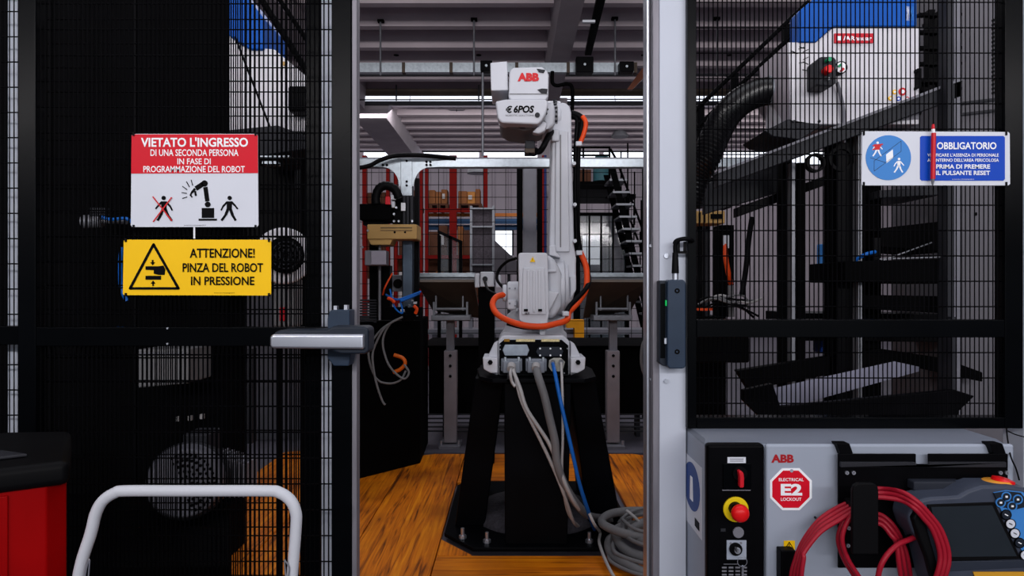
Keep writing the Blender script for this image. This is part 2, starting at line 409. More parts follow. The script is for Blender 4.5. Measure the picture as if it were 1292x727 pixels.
pr = thing('sprinkler_pipe', P(646, 126, 14.4), 'thin dark pipe hung across the hall in front of the rear skylight', 'pipe')
MB().cyl(P(430, 126, 14.4), P(1000, 125, 14.4), 0.014, n=8).build('pipe', m_blackmatt, pr)
for hx in (500, 604, 812, 920):
    MB().cyl(P(hx, 70, 12.5), P(hx, 70, 12.5)+Vector((0, 0, 0.01)), 0.05, n=8).build('ceiling_foot', m_blackmatt, pr)
    MB().cyl(Vector((X(hx, 14.4), 14.4, 5.6)), P(hx, 127, 14.4), 0.016, n=6).build('hanger_rod', m_dgrey, pr)
MB().cyl(P(609, 92, 10.9), P(609, 197, 10.9), 0.02, n=8).build('drop_conduit', m_steel, tag=('thin vertical conduit dropping from the trunking left of the robot head', 'conduit'))
MB().ptube([(697, 90, 11), (697, 104, 11), (703, 108, 11), (716, 106, 11), (722, 112, 11), (722, 140, 11)], 0.03, n=6).build('drop_cable', m_blackmatt, tag=('black cable looping down from the trunking behind the robot arm', 'cable'))
def lamp(px, py, d, lab):
    t = thing('pendant_lamp', P(px, py, d), lab, 'lamp', 'high bay lamps under the roof')
    r = 11*d/F
    MB().lathe([(r, 0), (r*0.97, 0.04), (r*0.75, r*0.5), (r*0.35, r*1.1), (r*0.3, r*1.2)], P(px, py+4, d)).build('shade', m_steel, t)
    MB().lathe([(r*0.32, r*1.2), (r*0.34, r*1.3), (r*0.34, r*1.75), (r*0.1, r*1.8)], P(px, py+4, d)).build('ballast', m_blackmatt, t)
    MB().cyl(P(px, py+4, d)+Vector((0, 0, r*1.8)), (X(px, d), d, 5.58), 0.012, n=6).build('suspension', m_dgrey, t)
lamp(576, 134, 16.5, 'grey bell shaped pendant lamp left of the robot head')
lamp(782, 169, 18.5, 'grey bell shaped pendant lamp right of the robot arm')
MB().lathe([(0.22, 0), (0.2, 0.08), (0.08, 0.2), (0.03, 0.22)], P(603, 219, 13.5)).build('work_lamp', m_white, tag=('small white dome lamp seen below the galvanised frame by the racking', 'lamp'))

# ================================================================== RACKING at the back left
RD = 12.0
rk = thing('pallet_rack', (X(540, RD), RD, -0.028), 'red pallet racking with blue and orange beams along the back wall', 'rack')
def upr(x0, x1, y=RD, top=196): MB().box(X(x0, RD), X(x1, RD), y, y+0.12, -0.028, Z(top, RD)).build('upright', m_rackred, rk)
for a, b in ((446, 451), (457, 462), (487, 491), (497, 501), (529, 533), (536, 540), (567, 576), (610, 615), (398, 402), (684, 687)):
    upr(a, b)
for a, b in ((462, 487), (501, 529), (540, 567), (576, 610), (402, 446)):
    for yy, mm in ((263, m_rackred), (322, m_rackred), (378, m_rackred)):
        MB().pbox(a, yy, b, yy+5, RD+0.02, 0.08).build('beam', mm, rk)
for a, b in ((540, 567), (576, 610), (615, 684)):
    MB().pbox(a, 269, b, 273, RD+0.5, 0.08).build('beam', m_rackorange, rk)
    MB().pbox(a, 276, b, 282, RD+0.5, 0.08).build('beam', m_rackblue, rk)
    MB().pbox(a, 284, b, 290, RD+0.9, 0.08).build('beam', m_rackblue, rk)
random.seed(3)
ORD = ['first', 'second', 'third', 'fourth', 'fifth', 'sixth']
BAY = {462: 'the far left bay', 503: 'the narrow bay', 541: 'the middle bay', 576: 'the right bay', 577: 'the right bay', 578: 'the right bay'}
def cartons(spans, ybot, hs, mats, lab, grp, d=RD+0.16):
    for a, b in spans:
        x = a; k = 0
        while x < b-3:
            wpx = random.uniform(7, 12); wpx = min(wpx, b-x); h = random.uniform(*hs)
            o = MB().pbox(x+.15, ybot-h, x+wpx-.15, ybot, d+random.uniform(0, .05), 0.35).build('carton', random.choice(mats), bevel=0.008, seg=1)
            settag(o, lab % (ORD[k], BAY[a]), 'carton', grp); k += 1
            if random.random() < 0.4:
                MB().pbox(x+1.5, ybot-h*.7, x+wpx*.6, ybot-h*.35, d-0.01, 0.006).build('paper_label', m_paper, o)
            x += wpx
def pallet(a, b, y, lab):
    t = thing('pallet', P((a+b)/2, y, RD+0.1), lab, 'pallet')
    MB().pbox(a, y-6, b, y-4, RD+0.1, 0.8).build('deck', m_carton2, t)
    for q in (a, (a+b)/2-2, b-4): MB().pbox(q, y-4, q+4, y, RD+0.1, 0.8).build('block', m_carton2, t)
for a, b in ((402, 446), (462, 487), (501, 529), (540, 567), (576, 610)):
    for z0, z1 in ((322, 380),): MB().pbox(a, z0, b, z0+30, RD+.9, .03).build('dark_backing', m_carton2, rk)  # dark backing added to darken the view behind the cartons
pallet(504, 528, 263, 'dark pallet on the red beam in the narrow rack bay'); pallet(541, 566, 263, 'dark pallet on the top beam of the bay in the middle'); pallet(578, 608, 263, 'dark pallet on the top beam of the right rack bay')
cartons([(541, 566), (578, 606)], 257, (15, 19), [m_carton3, m_carton], 'tan carton on the upper pallet, %s from the left in %s', 'cartons on the upper pallets')
cartons([(462, 487), (503, 528)], 257, (10, 20), [m_carton, m_carton2], 'brown carton on the upper rack level, %s from the left in %s', 'cartons on the upper left racks')
cartons([(462, 487), (503, 528), (541, 566), (577, 608)], 322, (26, 38), [m_carton, m_carton2, m_carton2], 'brown carton on the middle rack level, %s from the left in %s', 'cartons on the middle racks')
cartons([(503, 528), (541, 566), (577, 608)], 378, (26, 42), [m_carton2, m_paper, m_carton], 'carton on the lowest rack level, %s from the left in %s', 'cartons on the lower racks')
# belt elevator and framed glass door in front of the racking
t = thing('belt_elevator', (X(609, 9), 9, -0.028), 'upright grey mesh belt elevator frame in front of the racking', 'conveyor')
MB().pbox(595, 262, 622, 345, 9.0, 0.25).build('belt', M('belt_grey', (70, 64, 70), 0.8, 0, 0.3, 60), t)
for a in (593, 621): MB().box(X(a, 8.98), X(a+3, 8.98), 8.96, 9.28, -0.028, Z(260, 8.98)).build('side_rail', m_steel, t)
for q in (262, 285, 333): MB().pbox(594, q, 623, q+2, 8.95, 0.3).build('cross_bar', m_steel, t)
t = thing('glazed_door_panel', (X(566, 8), 8, -0.028), 'black framed glass guard door with a slanting top before the racks', 'door panel')
fr = MB()
MB().prism([P(552, 295, 8), P(556, 297, 8), (X(556, 8), 8, -0.028), (X(552, 8), 8, -0.028)], (0, .06, 0)).build('stile', m_black, t)
MB().prism([P(566, 297, 8), P(570, 299, 8), (X(570, 8), 8, -0.028), (X(566, 8), 8, -0.028)], (0, .06, 0)).build('stile', m_black, t)
MB().prism([P(579, 305, 8), P(583, 307, 8), (X(583, 8), 8, -0.028), (X(579, 8), 8, -0.028)], (0, .06, 0)).build('stile', m_black, t)
MB().pp([(552, 290), (583, 304), (583, 308), (552, 294)], 8, .07).build('top_rail', m_black, t)
MB().pp([(556, 297), (566, 299), (566, 420), (556, 420)], 8.03, .006).build('pane', glass('clear_glass', (150, 160, 165), 0.25), t)
MB().pp([(570, 301), (579, 306), (579, 420), (570, 420)], 8.03, .006).build('pane', MATS['clear_glass'], t)
# ================================================================== MEZZANINE and stair at the back right
MD = 13.0
t = thing('mezzanine_office', (X(760, MD), MD, -0.028), 'black steel mezzanine with dark glazed office below, at the back right', 'mezzanine')
MB().box(X(700, MD), X(775, MD), MD, MD+2.2, Z(239, MD), Z(229, MD)).build('deck', m_blackmatt, t)
MB().box(X(775, MD), X(818, MD), MD+1.3, MD+2.2, Z(239, MD), Z(233, MD)).build('landing', m_blackmatt, t)
for px in (724, 728, 790, 815): MB().box(X(px, MD), X(px+4, MD), MD, MD+0.12, -0.028, Z(239, MD)).build('post', m_blackmatt, t)
MB().box(X(728, MD), X(790, MD), MD+.02, MD+.12, Z(272, MD), Z(268, MD)).build('transom', m_blackmatt, t)
for a, b in ((730, 743), (745, 758), (760, 773), (775, 789)):
    MB().box(X(a, MD), X(b, MD), MD+.05, MD+.07, 0.0, Z(272, MD)).build('pane', glass('office_glass', (40, 60, 66), 0.55), t)
    MB().box(X(b, MD), X(b+2, MD), MD+.03, MD+.1, 0.0, Z(272, MD)).build('mullion', m_blackmatt, t)
for z in (186, 196): MB().cyl(P(700, z, MD), P(770, z, MD), 0.02, n=6).build('guard_rail', m_blackmatt, t)
for px in (702, 736, 769): MB().cyl(P(px, 186, MD), P(px, 229, MD), 0.02, n=6).build('guard_post', m_blackmatt, t)
st = thing('steel_stair', (X(795, 12.7), 12.7, -0.028), 'black open riser steel stair coming down right from the mezzanine', 'stair')
A0, A1 = P(769, 212, 12.1), Vector((X(836, 12.1), 12.6, -0.02))
for dy in (0, 0.75):
    o = Vector((0, dy, 0))
    MB().prism([A0+o, A0+o+Vector((0.11, 0, 0)), A1+o+Vector((0.11, 0, 0)), A1+o], (0, 0.05, 0)).build('stringer', m_blackmatt, st)
    MB().tube([P(770, 188, 12.1)+o, P(778, 202, 12.1)+o, A1+o+Vector((0.3, 0, 0.95))], 0.022, n=6, sub=1).build('handrail', m_blackmatt, st)
    for k in range(1, 7):
        p = A0+(A1-A0)*(k/7)+o+Vector((0.2, 0, 0)); MB().cyl(p, p+Vector((0, 0, 0.95)), 0.014, n=6).build('baluster', m_blackmatt, st)
for k in range(1, 16):
    p = A0+(A1-A0)*(k/16)
    MB().box(p.x-0.05, p.x+0.26, 12.15, 12.83, p.z, p.z+0.035).build('tread', m_steel, st)
MB().lathe([(.17, 0), (.17, .3), (.165, .42), (.12, .5), (.02, .53)], P(759, 229, MD+.6)).build('round_tank', m_teal, tag=('teal round tank with a pale dome standing on the mezzanine', 'tank'))
MB().pbox(731, 214, 746, 229, MD+.5, .4).build('storage_box', m_carton2, bevel=.01, tag=('brown storage box standing on the mezzanine left of the tank', 'box'))

# ================================================================== REAR GUARD FENCE (d = 7.2)
FD = 7.2
def wiremesh(x0, x1, z0, z1, y, px, pz, r, m, parent, off=0.0):
    mb = MB(); x = x0+off
    while x < x1: mb.cyl((x, y, z0), (x, y, z1), r, n=4, cap=False); x += px
    z = z0+pz/2
    while z < z1: mb.cyl((x0, y+2*r, z), (x1, y+2*r, z), r, n=4, cap=False); z += pz
    return mb.build('wire_mesh', m, parent, kind='stuff')
rf = thing('rear_mesh_fence', (X(669, FD), FD, -0.028), 'black wire mesh fence across the hall behind the robot', 'fence')
MB().box(X(660, FD), X(677, FD), FD, FD+.1, -.028, Z(206, FD)).build('post', m_grey, rf, bevel=.005)
for a, b in ((652, 659.5), (677.5, 684)): MB().box(X(a, FD), X(b, FD), FD-.02, FD+.03, -.028, Z(210, FD)).build('panel_frame', m_blackmatt, rf)
for a, b in ((440, 652), (684, 842)):
    wiremesh(X(a, FD), X(b, FD), 0.15, Z(212, FD), FD+.02, .235, .13, .0032, m_blackmatt, rf)
MB().box(X(811, FD), X(817, FD), FD, FD+.05, -.028, Z(212, FD)).build('panel_frame', m_blackmatt, rf)
# clutter behind the fence
MB().cyl((X(688, 9.2), 9.2, -.028), P(688, 196, 9.2), .018, n=8).build('blue_pipe', M('pipe_navy', (14, 30, 78), .5), tag=('thin dark blue vertical pipe left of the robot arm', 'pipe'))
t = thing('hopper_chute', (X(640, 8.9), 9.0, -.028), 'dark grey sloping chute right of the grey belt elevator', 'chute')
MB().pp([(624, 303), (656, 333), (656, 346), (624, 346)], 8.9, .3).build('chute_body', M('chute_grey', (74, 70, 76), .6), t)
MB().box(X(640, 8.9), X(644, 8.9), 8.95, 9.1, -.028, Z(346, 8.9)).build('leg', m_dgrey, t)
MB().pbox(715, 404, 737, 414, 8.2, .2).pbox(725, 414, 737, 430, 8.2, .2).build('yellow_bracket', M('machine_yellow', (226, 150, 20), .5), tag=('yellow angled machine bracket right behind the robot base', 'bracket'))
t = thing('grey_workbench', (X(600, 8.4), 8.4, -.028), 'long pale grey workbench standing behind the rear fence', 'workbench')
MB().box(X(540, 8.4), X(842, 8.4), 8.4, 8.85, Z(422, 8.4), Z(416, 8.4)).build('bench_top', m_grey, t)
for px in (545, 590, 620, 700, 770, 836): MB().box(X(px, 8.4), X(px+6, 8.4), 8.42, 8.5, -.028, Z(422, 8.4)).build('leg', m_grey, t)
for px in (545, 590, 620, 770, 836): MB().box(X(px, 8.4), X(px+5, 8.4), 8.6, 8.65, Z(416, 8.4), Z(395, 8.4)).build('upright', m_grey, t)

# ================================================================== GALVANISED CELL FRAME (d = 5)
GD = 5.0
gf = thing('galvanised_gantry', (X(513, GD), GD, -.028), 'bright galvanised frame beam with bolted post crossing behind the robot', 'frame')
MB().box(X(300, GD), X(990, GD), GD, GD+.07, Z(211, GD), Z(200, GD)).build('header_beam', m_galv, gf, bevel=.004)
MB().box(X(300, GD), X(990, GD), GD+.02, GD+.1, Z(200, GD), Z(198, GD)).build('header_flange', m_grey, gf)
MB().pbox(505.5, 200, 520, 247, GD-.012, .08).build('post', m_galv, gf, bevel=.003)
for s in (-1, 1):
    cx0 = 505.5 if s < 0 else 520
    pts = [(cx0, 200), (cx0+s*30, 200), (cx0+s*30, 211)]
    for k in range(9):
        a = k/8*PI/2; pts.append((cx0+s*(22-20*math.sin(a)), 211+24*(1-math.cos(a))))
    MB().pp(pts+[(cx0, 235)], GD-.006, .012).build('gusset', m_galv, gf)
for bx, by in ((513, 203), (513, 229), (513, 234), (538, 204), (543, 204), (538, 208), (543, 208), (483, 208), (488, 208)):
    MB().pdisc(bx, by, 1.5, GD-.018, .012, n=8).build('bolt', m_blackmatt, gf)
MB().ptube([(430, 214, 4.9), (463, 210, 4.9), (480, 202, 4.9), (500, 196.5, 4.9), (530, 196, 4.9), (560, 198.5, 4.98), (575, 200, 5.0)], .016, n=8).build('loose_cable', m_rubber, tag=('black cable lying over the left end of the galvanised beam', 'cable'))
MB().box(X(507, GD), X(522, GD), GD+.005, GD+.065, 1.1, Z(247, GD)).build('lower_post', m_dgrey, gf)

# ================================================================== LEFT PICKING STATION (black machine left of the robot)
SD = 4.9
ls = thing('gripper_station', (X(485, 5.1), 5.1, -.028), 'black automated station with a tan clamp block, left of the robot', 'machine')
MB().prism([(-1.22, 4.65, -.001), (-.70, 5.25, -.001), (-.72, 5.9, -.001), (-1.38, 5.9, -.001)], (0, 0, 1.1)).build('base_cabinet', m_blackmatt, ls, bevel=.01)
MB().pbox(463, 283, 526, 302, 4.75, .22).build('clamp_block', m_gold, ls, bevel=.008)
MB().pp([(464, 301), (496, 301), (492, 309), (468, 309)], 4.76, .18).build('clamp_foot', m_gold, ls, bevel=.004)
for bx in (498, 511): MB().pdisc(bx, 293, 1.4, 4.745, .006, n=8).build('screw', m_ink, ls)
MB().pbox(480, 287, 520, 288, 4.747, .004).pbox(480, 290.5, 520, 291.2, 4.747, .004).build('score_line', m_brown, ls)
MB().pbox(460, 316, 487, 335, 4.7, .12).build('valve_box', m_grey, ls, bevel=.006)
MB().pbox(468, 317, 487, 334, 4.69, .02).build('valve_cover', M('pale_grey', (150, 146, 158), .5), ls, bevel=.003)
MB().pbox(453, 257, 493, 278, 4.85, .25).build('slide_housing', m_blackmatt, ls, bevel=.01)
MB().pbox(458, 278, 484, 284, 4.9, .2).build('slide_foot', m_black, ls)
pts = [(475+0, 258), (474, 250), (477, 240), (483, 235), (491, 235), (499, 240), (503, 250)]
MB().ptube([(x, y, 4.85) for x, y in pts], .03, n=10, ripple=.12, sub=4).build('cable_chain', m_rubber, ls)
MB().pbox(495, 247, 508, 283, 4.98, .1).build('profile_column', m_black, ls, bevel=.004)
for a in (508.5, 513, 518): MB().pbox(a, 247, a+3, 283, 4.94, .04).build('profile_rib', m_dgrey, ls)
MB().pbox(506, 256, 511.5, 266, 4.93, .008).build('white_tag', m_inkw, ls)
MB().pbox(508, 303, 520, 404, 4.9, .1).build('steel_column', M('blued_steel', (78, 90, 104), .35, .6, .2, 6), ls, bevel=.004)
MB().pbox(523, 225, 528.5, 404, 5.0, .05).build('black_column', m_black, ls)
MB().pbox(466, 308, 476, 404, 4.95, .12).build('guide_column', m_blackmatt, ls)
MB().pbox(480, 335, 492, 404, 4.98, .1).build('guide_column', m_black, ls)
MB().cyl(P(479, 303, 4.85), P(479, 404, 4.85), .011, n=8).build('guide_rod', m_steel, ls)
MB().cyl(P(452, 270, 4.9), P(452, 380, 4.9), .012, n=8).build('guide_rod', m_gold, ls)
MB().pbox(486, 248, 492, 258, 4.82, .03).build('red_clip', m_red, ls, bevel=.003)
MB().pbox(493, 246, 499, 252, 4.84, .03).pbox(494, 254, 498, 262, 4.84, .03).build('air_fitting', m_white, ls, bevel=.003)
for k, (bx, by) in enumerate(((497, 279), (503, 279), (520, 279), (464, 291), (482, 331), (455, 300), (457, 312), (500, 262), (497, 270))):
    MB().pdisc(bx, by, 1.4, 4.74, .012, n=8).build('bolt', m_alu, ls)
for k in range(9): MB().pbox(449, 378+3.4*k, 475, 380+3.4*k, 4.92, .03).build('bellows_fin', m_dgrey, ls)
MB().pbox(489, 347, 508, 368, 5.1, .1).build('sensor_box', m_grey, ls, bevel=.008)
MB().pdisc(502, 358, 6, 5.085, .02, n=16).build('sensor_lens', m_black, ls)
random.seed(11)
for k, (pts, r, mm) in enumerate((
    ([(487, 372, 4.8), (500, 378, 4.7), (515, 374, 4.75), (531, 368, 4.8)], .008, m_bcable),
    ([(505, 380, 4.7), (516, 376, 4.75), (529, 370, 4.8)], .010, m_bcable),
    ([(492, 365, 4.8), (498, 388, 4.7), (508, 395, 4.7), (505, 380, 4.72)], .006, m_bcable),
    ([(489, 376, 4.7), (494, 378, 4.7), (498, 382, 4.7)], .012, m_orange),
    ([(522, 386, 4.7), (526, 390, 4.7), (524, 396, 4.7)], .012, m_orange),
    ([(495, 345, 4.8), (486, 362, 4.75), (483, 372, 4.8)], .006, m_orange))):
    MB().ptube(pts, r, n=6).build('air_hose', mm, ls)
for k in range(12):
    bx, by = random.uniform(487, 527), random.uniform(376, 402); s_ = random.uniform(1, 3)
    MB().pbox(bx, by, bx+s_*1.6, by+s_, 4.8+random.uniform(-.05, .1), .03).build('fitting', random.choice([m_steel, m_black, m_grey, m_dgrey, m_white]), ls)
MB().pbox(484, 388, 530, 404, 4.88, .15).build('manifold', m_blackmatt, ls)
for i, pts in enumerate(([(508, 400), (487, 412), (475, 432), (470, 450), (474, 480), (482, 505), (486, 511)],
            [(506, 401), (492, 409), (483, 430), (488, 455), (498, 470), (510, 478), (516, 470), (510, 460)],
            [(500, 404), (482, 415), (467, 436), (466, 455), (475, 478), (490, 484), (505, 480), (512, 468)])):
    MB().ptube([(x, y, 4.66+.02*i) for x, y in pts], .0075, n=6).build('air_line', m_gcable, tag=(('pale air hose hanging lowest in front of the black station', 'pale air hose in a small loop by the orange fitting', 'pale air hose making the widest loop beside the gate handle')[i], 'hose', 'air hoses on the black station'))
MB().ptube([(497, 448, 5.05), (508, 452, 5.05), (511, 459, 5.05), (505, 466, 5.05), (496, 470, 5.05)], .014, n=8).build('orange_fitting', M('orange_plastic', (210, 96, 20), .4), ls)

# ================================================================== BLACK TROUGH AND TRAY TABLES
tr = thing('black_trough', (X(680, 6.3), 6.3, -.028), 'long low black steel trough behind the robot pedestal', 'trough')
MB().prism([(X(541, 6.1), 6.1, Z(437, 6.1)), (X(842, 6.1), 6.1, Z(437, 6.1)), (X(842, 6.1), 6.1, .22), (X(541, 6.1), 6.1, .22)], (0, .6, 0)).build('tank', m_blackmatt, tr)
MB().prism([P(528, 439, 6.0), P(842, 439, 6.0), P(842, 436.5, 6.0), P(528, 436.5, 6.0)], (0, .02, 0)).build('rim', m_dgrey, tr)
MB().poly([P(528, 436.5, 6.0), P(842, 436.5, 6.0), P(820, 426, 6.9), P(546, 426, 6.9), P(528, 439, 6.0), P(842, 439, 6.0), P(820, 429, 6.9), P(546, 429, 6.9)],
          [(0, 1, 2, 3), (4, 7, 6, 5), (0, 4, 5, 1), (1, 5, 6, 2), (2, 6, 7, 3), (3, 7, 4, 0)]).build('sloping_lid', m_blackmatt, tr)
for px in (560, 640, 720, 800): MB().box(X(px, 6.3), X(px+5, 6.3), 6.2, 6.3, -.004, .24).build('leg', m_dgrey, tr)
for k in range(5): MB().cyl((X(535, 6.0), 5.98-.03*k, .24-.03*k), (X(830, 6.0), 5.98-.03*k, .24-.03*k), .007, n=6).build('floor_pipe', m_dgrey, tr)

def tray_table(cx, s, lab):
    d = 5.8
    t = thing('tray_table', (X(cx, d+.05), d+.05, -.004), lab, 'stand', 'tilting trays on grey stands')
    def q(a): return cx+s*a
    def bx(a, y0, b, y1, dd, tt, nm, mm, bv=.004):
        l, r = sorted((q(a), q(b))); return MB().pbox(l, y0, r, y1, dd, tt).build(nm, mm, t, bevel=bv)
    bx(-39, 344.5, 31, 350, 5.75, .5, 'tray_rim', m_galv)
    bx(-39, 350, 31, 357, 5.78, .45, 'tray_wall', m_steel)
    T = [P(q(-43), 356, 5.6), P(q(30), 356, 5.6), P(q(38), 401, 6.25), P(q(10), 401, 6.25)]
    MB().prism([P(q(-43), 356, 5.6), P(q(30), 356, 5.6), P(q(38), 402, 5.98), P(q(-22), 392, 5.98)], (0, .02, 0.02)).build('tray_underside', m_brown, t)
    bx(-24, 398, 25, 404.5, 5.7, .35, 'cradle_plate', m_steel)
    for a in (-22, 20): bx(a, 381, a+2.5, 398, 5.72, .03, 'cradle_arm', m_steel, .001)
    for a in (-19, 15): bx(a, 373, a+2, 392, 5.74, .03, 'cradle_link', m_steel, .001)
    MB().cyl(P(q(-20), 390, 5.75), P(q(20), 390, 5.75), .013, n=8).build('cradle_rod', m_steel, t)
    bx(-5, 404, 5, 446, 5.83, .07, 'inner_tube', m_grey)
    bx(-8, 443, 8, 559, 5.8, .12, 'outer_tube', M('stand_grey', (132, 126, 132), .5), .006)
    for yy in (449, 462, 475): MB().pdisc(q(0), yy, 1.9, 5.79, .012, n=10).build('lock_bolt', m_ink, t)
    MB().box(X(q(-13 if s > 0 else 13), 5.8), X(q(13 if s > 0 else -13), 5.8), 5.72, 6.0, -.004, .02).build('foot_plate', m_grey, t)
    for a in (-11, 11): MB().cyl((X(q(a), 5.8), 5.76, .02), (X(q(a), 5.8), 5.76, .06), .012, n=8).build('anchor_bolt', m_alu, t)
tray_table(568, 1, 'grey adjustable stand with a tilted tray, left of the robot base')
tray_table(774, -1, 'grey adjustable stand with a tilted tray, right of the robot base')
MB().ptube([(822, 425, 5.4), (812, 432, 5.4), (809, 452, 5.4), (812, 470, 5.4), (822, 485, 5.4), (833, 470, 5.4), (833, 440, 5.4)], .012, closed=True, n=6).ptube([(824, 428, 5.42), (815, 440, 5.42), (814, 460, 5.42), (824, 478, 5.42), (834, 460, 5.42)], .012, closed=True, n=6).build('hanging_cable_loop', m_gcable, tag=('grey cable loops hanging beside the white gate post', 'cable'))

# ================================================================== ROBOT PEDESTAL
m_ped = M('pedestal_black', (4, 5, 8), .5, 0, .3, 5, spec=.05)
pd = thing('robot_pedestal', (0.13, 4.05, 0), 'black steel pedestal with splayed legs bolted to the orange boards', 'pedestal')
B = [(-.365, 3.70), (-.20, 3.49), (.455, 3.49), (.655, 3.92), (.655, 4.55), (.60, 4.70), (-.30, 4.70), (-.365, 4.6)]
MB().prism([(x, y, 0.001) for x, y in B], (0, 0, .02)).build('base_plate', m_ped, pd, bevel=.003, seg=1)
MB().prism([(-.17, 3.60, .855), (-.10, 3.50, .855), (.37, 3.50, .855), (.44, 3.60, .855), (.46, 3.95, .855), (.40, 4.4, .855), (-.14, 4.4, .855), (-.20, 3.95, .855)], (0, 0, .022)).build('top_plate', m_ped, pd, bevel=.003)
for s, a, b, c_, e in ((-1, X(600, 3.75), X(637, 3.75), X(575, 3.85), X(612, 3.85)), (1, X(718, 3.75), X(749, 3.75), X(741, 3.85), X(783, 3.85))):
    v = [(c_, 3.80, .02), (e, 3.80, .02), (e, 4.5, .02), (c_, 4.5, .02), (a, 3.70, .855), (b, 3.70, .855), (b, 4.35, .855), (a, 4.35, .855)]
    MB().poly(v, [(0, 1, 2, 3), (4, 7, 6, 5), (0, 4, 5, 1), (1, 5, 6, 2), (2, 6, 7, 3), (3, 7, 4, 0)]).build('leg', m_ped, pd, bevel=.008)
MB().prism([P(636, 478, 3.53), P(721, 478, 3.53), (X(716, 3.53), 3.53, .02), (X(637, 3.53), 3.53, .02)], (0, .5, 0)).build('cable_duct_column', m_ped, pd, bevel=.006)
MB().pbox(640, 471, 645, 482, 3.5, .03).pbox(661, 479, 684, 482, 3.51, .02).build('duct_bracket', m_dgrey, pd)
MB().lathe([(.36, 0.021), (.36, .035), (.33, .075), (.24, .10), (.05, .105)], (.14, 4.0, 0), n=40).build('anchor_dome', M('grey_granular_rubber', (58, 56, 62), .85, 0, .35, 60, bump=.5), pd)
for x, y in ((-.26, 3.62), (-.13, 3.56), (.40, 3.56), (.02, 4.62), (-.30, 4.5), (.55, 4.6), (.58, 3.85)):
    o = MB().cyl((x, y, .02), (x, y, .075), .010, n=8).cyl((x, y, .021), (x, y, .038), .02, n=6).build('anchor_bolt', m_alu, pd)

# ================================================================== THE ROBOT
rb = thing('industrial_robot', (0.125, 3.95, .877), 'light grey articulated industrial robot arm with red lettering on its head, in the middle', 'robot')
D0 = 3.6
base = MB().pp([(628, 431), (634, 423), (711, 423), (719, 431), (719, 474), (628, 474)], D0+.01, .55).build('base_casting', m_robot, rb, bevel=.012)
MB().pp([(630, 434), (636, 429), (709, 429), (717, 436), (717, 473), (630, 473)], D0-.006, .02).build('connector_panel', m_blackgloss, base, bevel=.003)
for s in (-1, 1):
    def q(x): return 674+s*x
    MB().pp([(q(46), 431), (q(51), 434), (q(60), 453), (q(60), 468), (q(46), 474)], D0+.0, .09).build('foot_rib', m_robot, base, bevel=.005)
    MB().pp([(q(46), 452), (q(65), 451), (q(64), 466), (q(55), 471), (q(46), 471)], D0-.06, .22).build('foot_bracket', m_robot, base, bevel=.006)
    MB().pdisc(q(55.5), 457.5, 3.2, D0-.075, .03, n=6).build('foot_bolt', m_ink, base)
MB().pp([(637, 435), (665, 435), (668, 442), (665, 449), (637, 449), (634, 442)], D0-.02, .015).build('cover_plate', M('zinc_plate', (150, 160, 172), .4, .5, .12, 30), base, bevel=.003)
hk = MB().pp([(680, 438), (706, 438), (711, 443), (708, 450), (680, 450), (676, 444)], D0-.02, .015).build('blanking_plate', m_lockd, base, bevel=.003)
for bx in (681.5, 694.5, 707.5):
    for by in (440, 448.6): MB().pdisc(bx, by, 1.2, D0-.026, .008, n=8).build('screw', m_inkw, base)
for bx, by in ((631, 441), (631, 436), (716, 440), (630, 463), (712, 471)): MB().pdisc(bx, by, 1.0, D0-.012, .008, n=8).build('screw', m_steel, base)
m_conn = M('connector_grey', (118, 124, 134), .42, .3)
for x0 in (632, 663):
    c = MB().pbox(x0, 453, x0+27, 469, D0-.05, .045).build('connector_hood', m_conn, base, bevel=.006)
    MB().pbox(x0+2.5, 456, x0+24.5, 471, D0-.075, .03).build('hood_front', m_conn, base, bevel=.005)
    for a in (4, 21): MB().pbox(x0+a, 451, x0+a+3, 456, D0-.06, .03).build('hood_latch', m_galv, base, bevel=.002)
    MB().cyl(P(x0+13.5, 461, D0-.075), P(x0+13, 466, D0-.10), .022, n=14).build('cable_gland', m_wcable, base)
MB().pp([(693, 455), (699, 452), (708, 452), (713, 457), (711, 465), (706, 469), (696, 469), (692, 463)], D0-.03, .025).build('signal_plate', M('cream_grey', (168, 168, 160), .5), base, bevel=.003)
for bx, by in ((697.5, 457), (708, 456.5)): MB().cyl(P(bx, by, D0-.03), P(bx, by+1, D0-.06), .013, n=12).build('round_plug', m_steel, base)
for a, b, c_ in ((651, 675, 'cream'), (683, 706, 'cream'), (636, 643, 'amber')):
    MB().pbox(a, 428, b, 431.2, D0-.009, .004).build('rating_label', M('label_'+c_, (214, 200, 150) if c_ == 'cream' else (150, 110, 30), .6, 0, .25, 90), base)
# base top and turret
tc_ = Vector((.125, 3.95, 0))
MB().lathe([(.19, 1.03), (.19, 1.08), (.17, 1.10), (.165, 1.13)], tc_, n=40).build('slew_ring', m_robot, rb)
tur = MB().lathe([(.165, 1.12), (.168, 1.15), (.15, 1.19), (.11, 1.22), (.08, 1.24)], tc_, n=40).build('turret', m_robot, rb)
MB().prism([P(690, 405, 3.85), P(716, 398, 3.85), P(717, 402, 3.85), P(704, 414, 3.85), P(690, 414, 3.85)], (0, .2, 0)).build('turret_lug', m_robot, rb, bevel=.008)
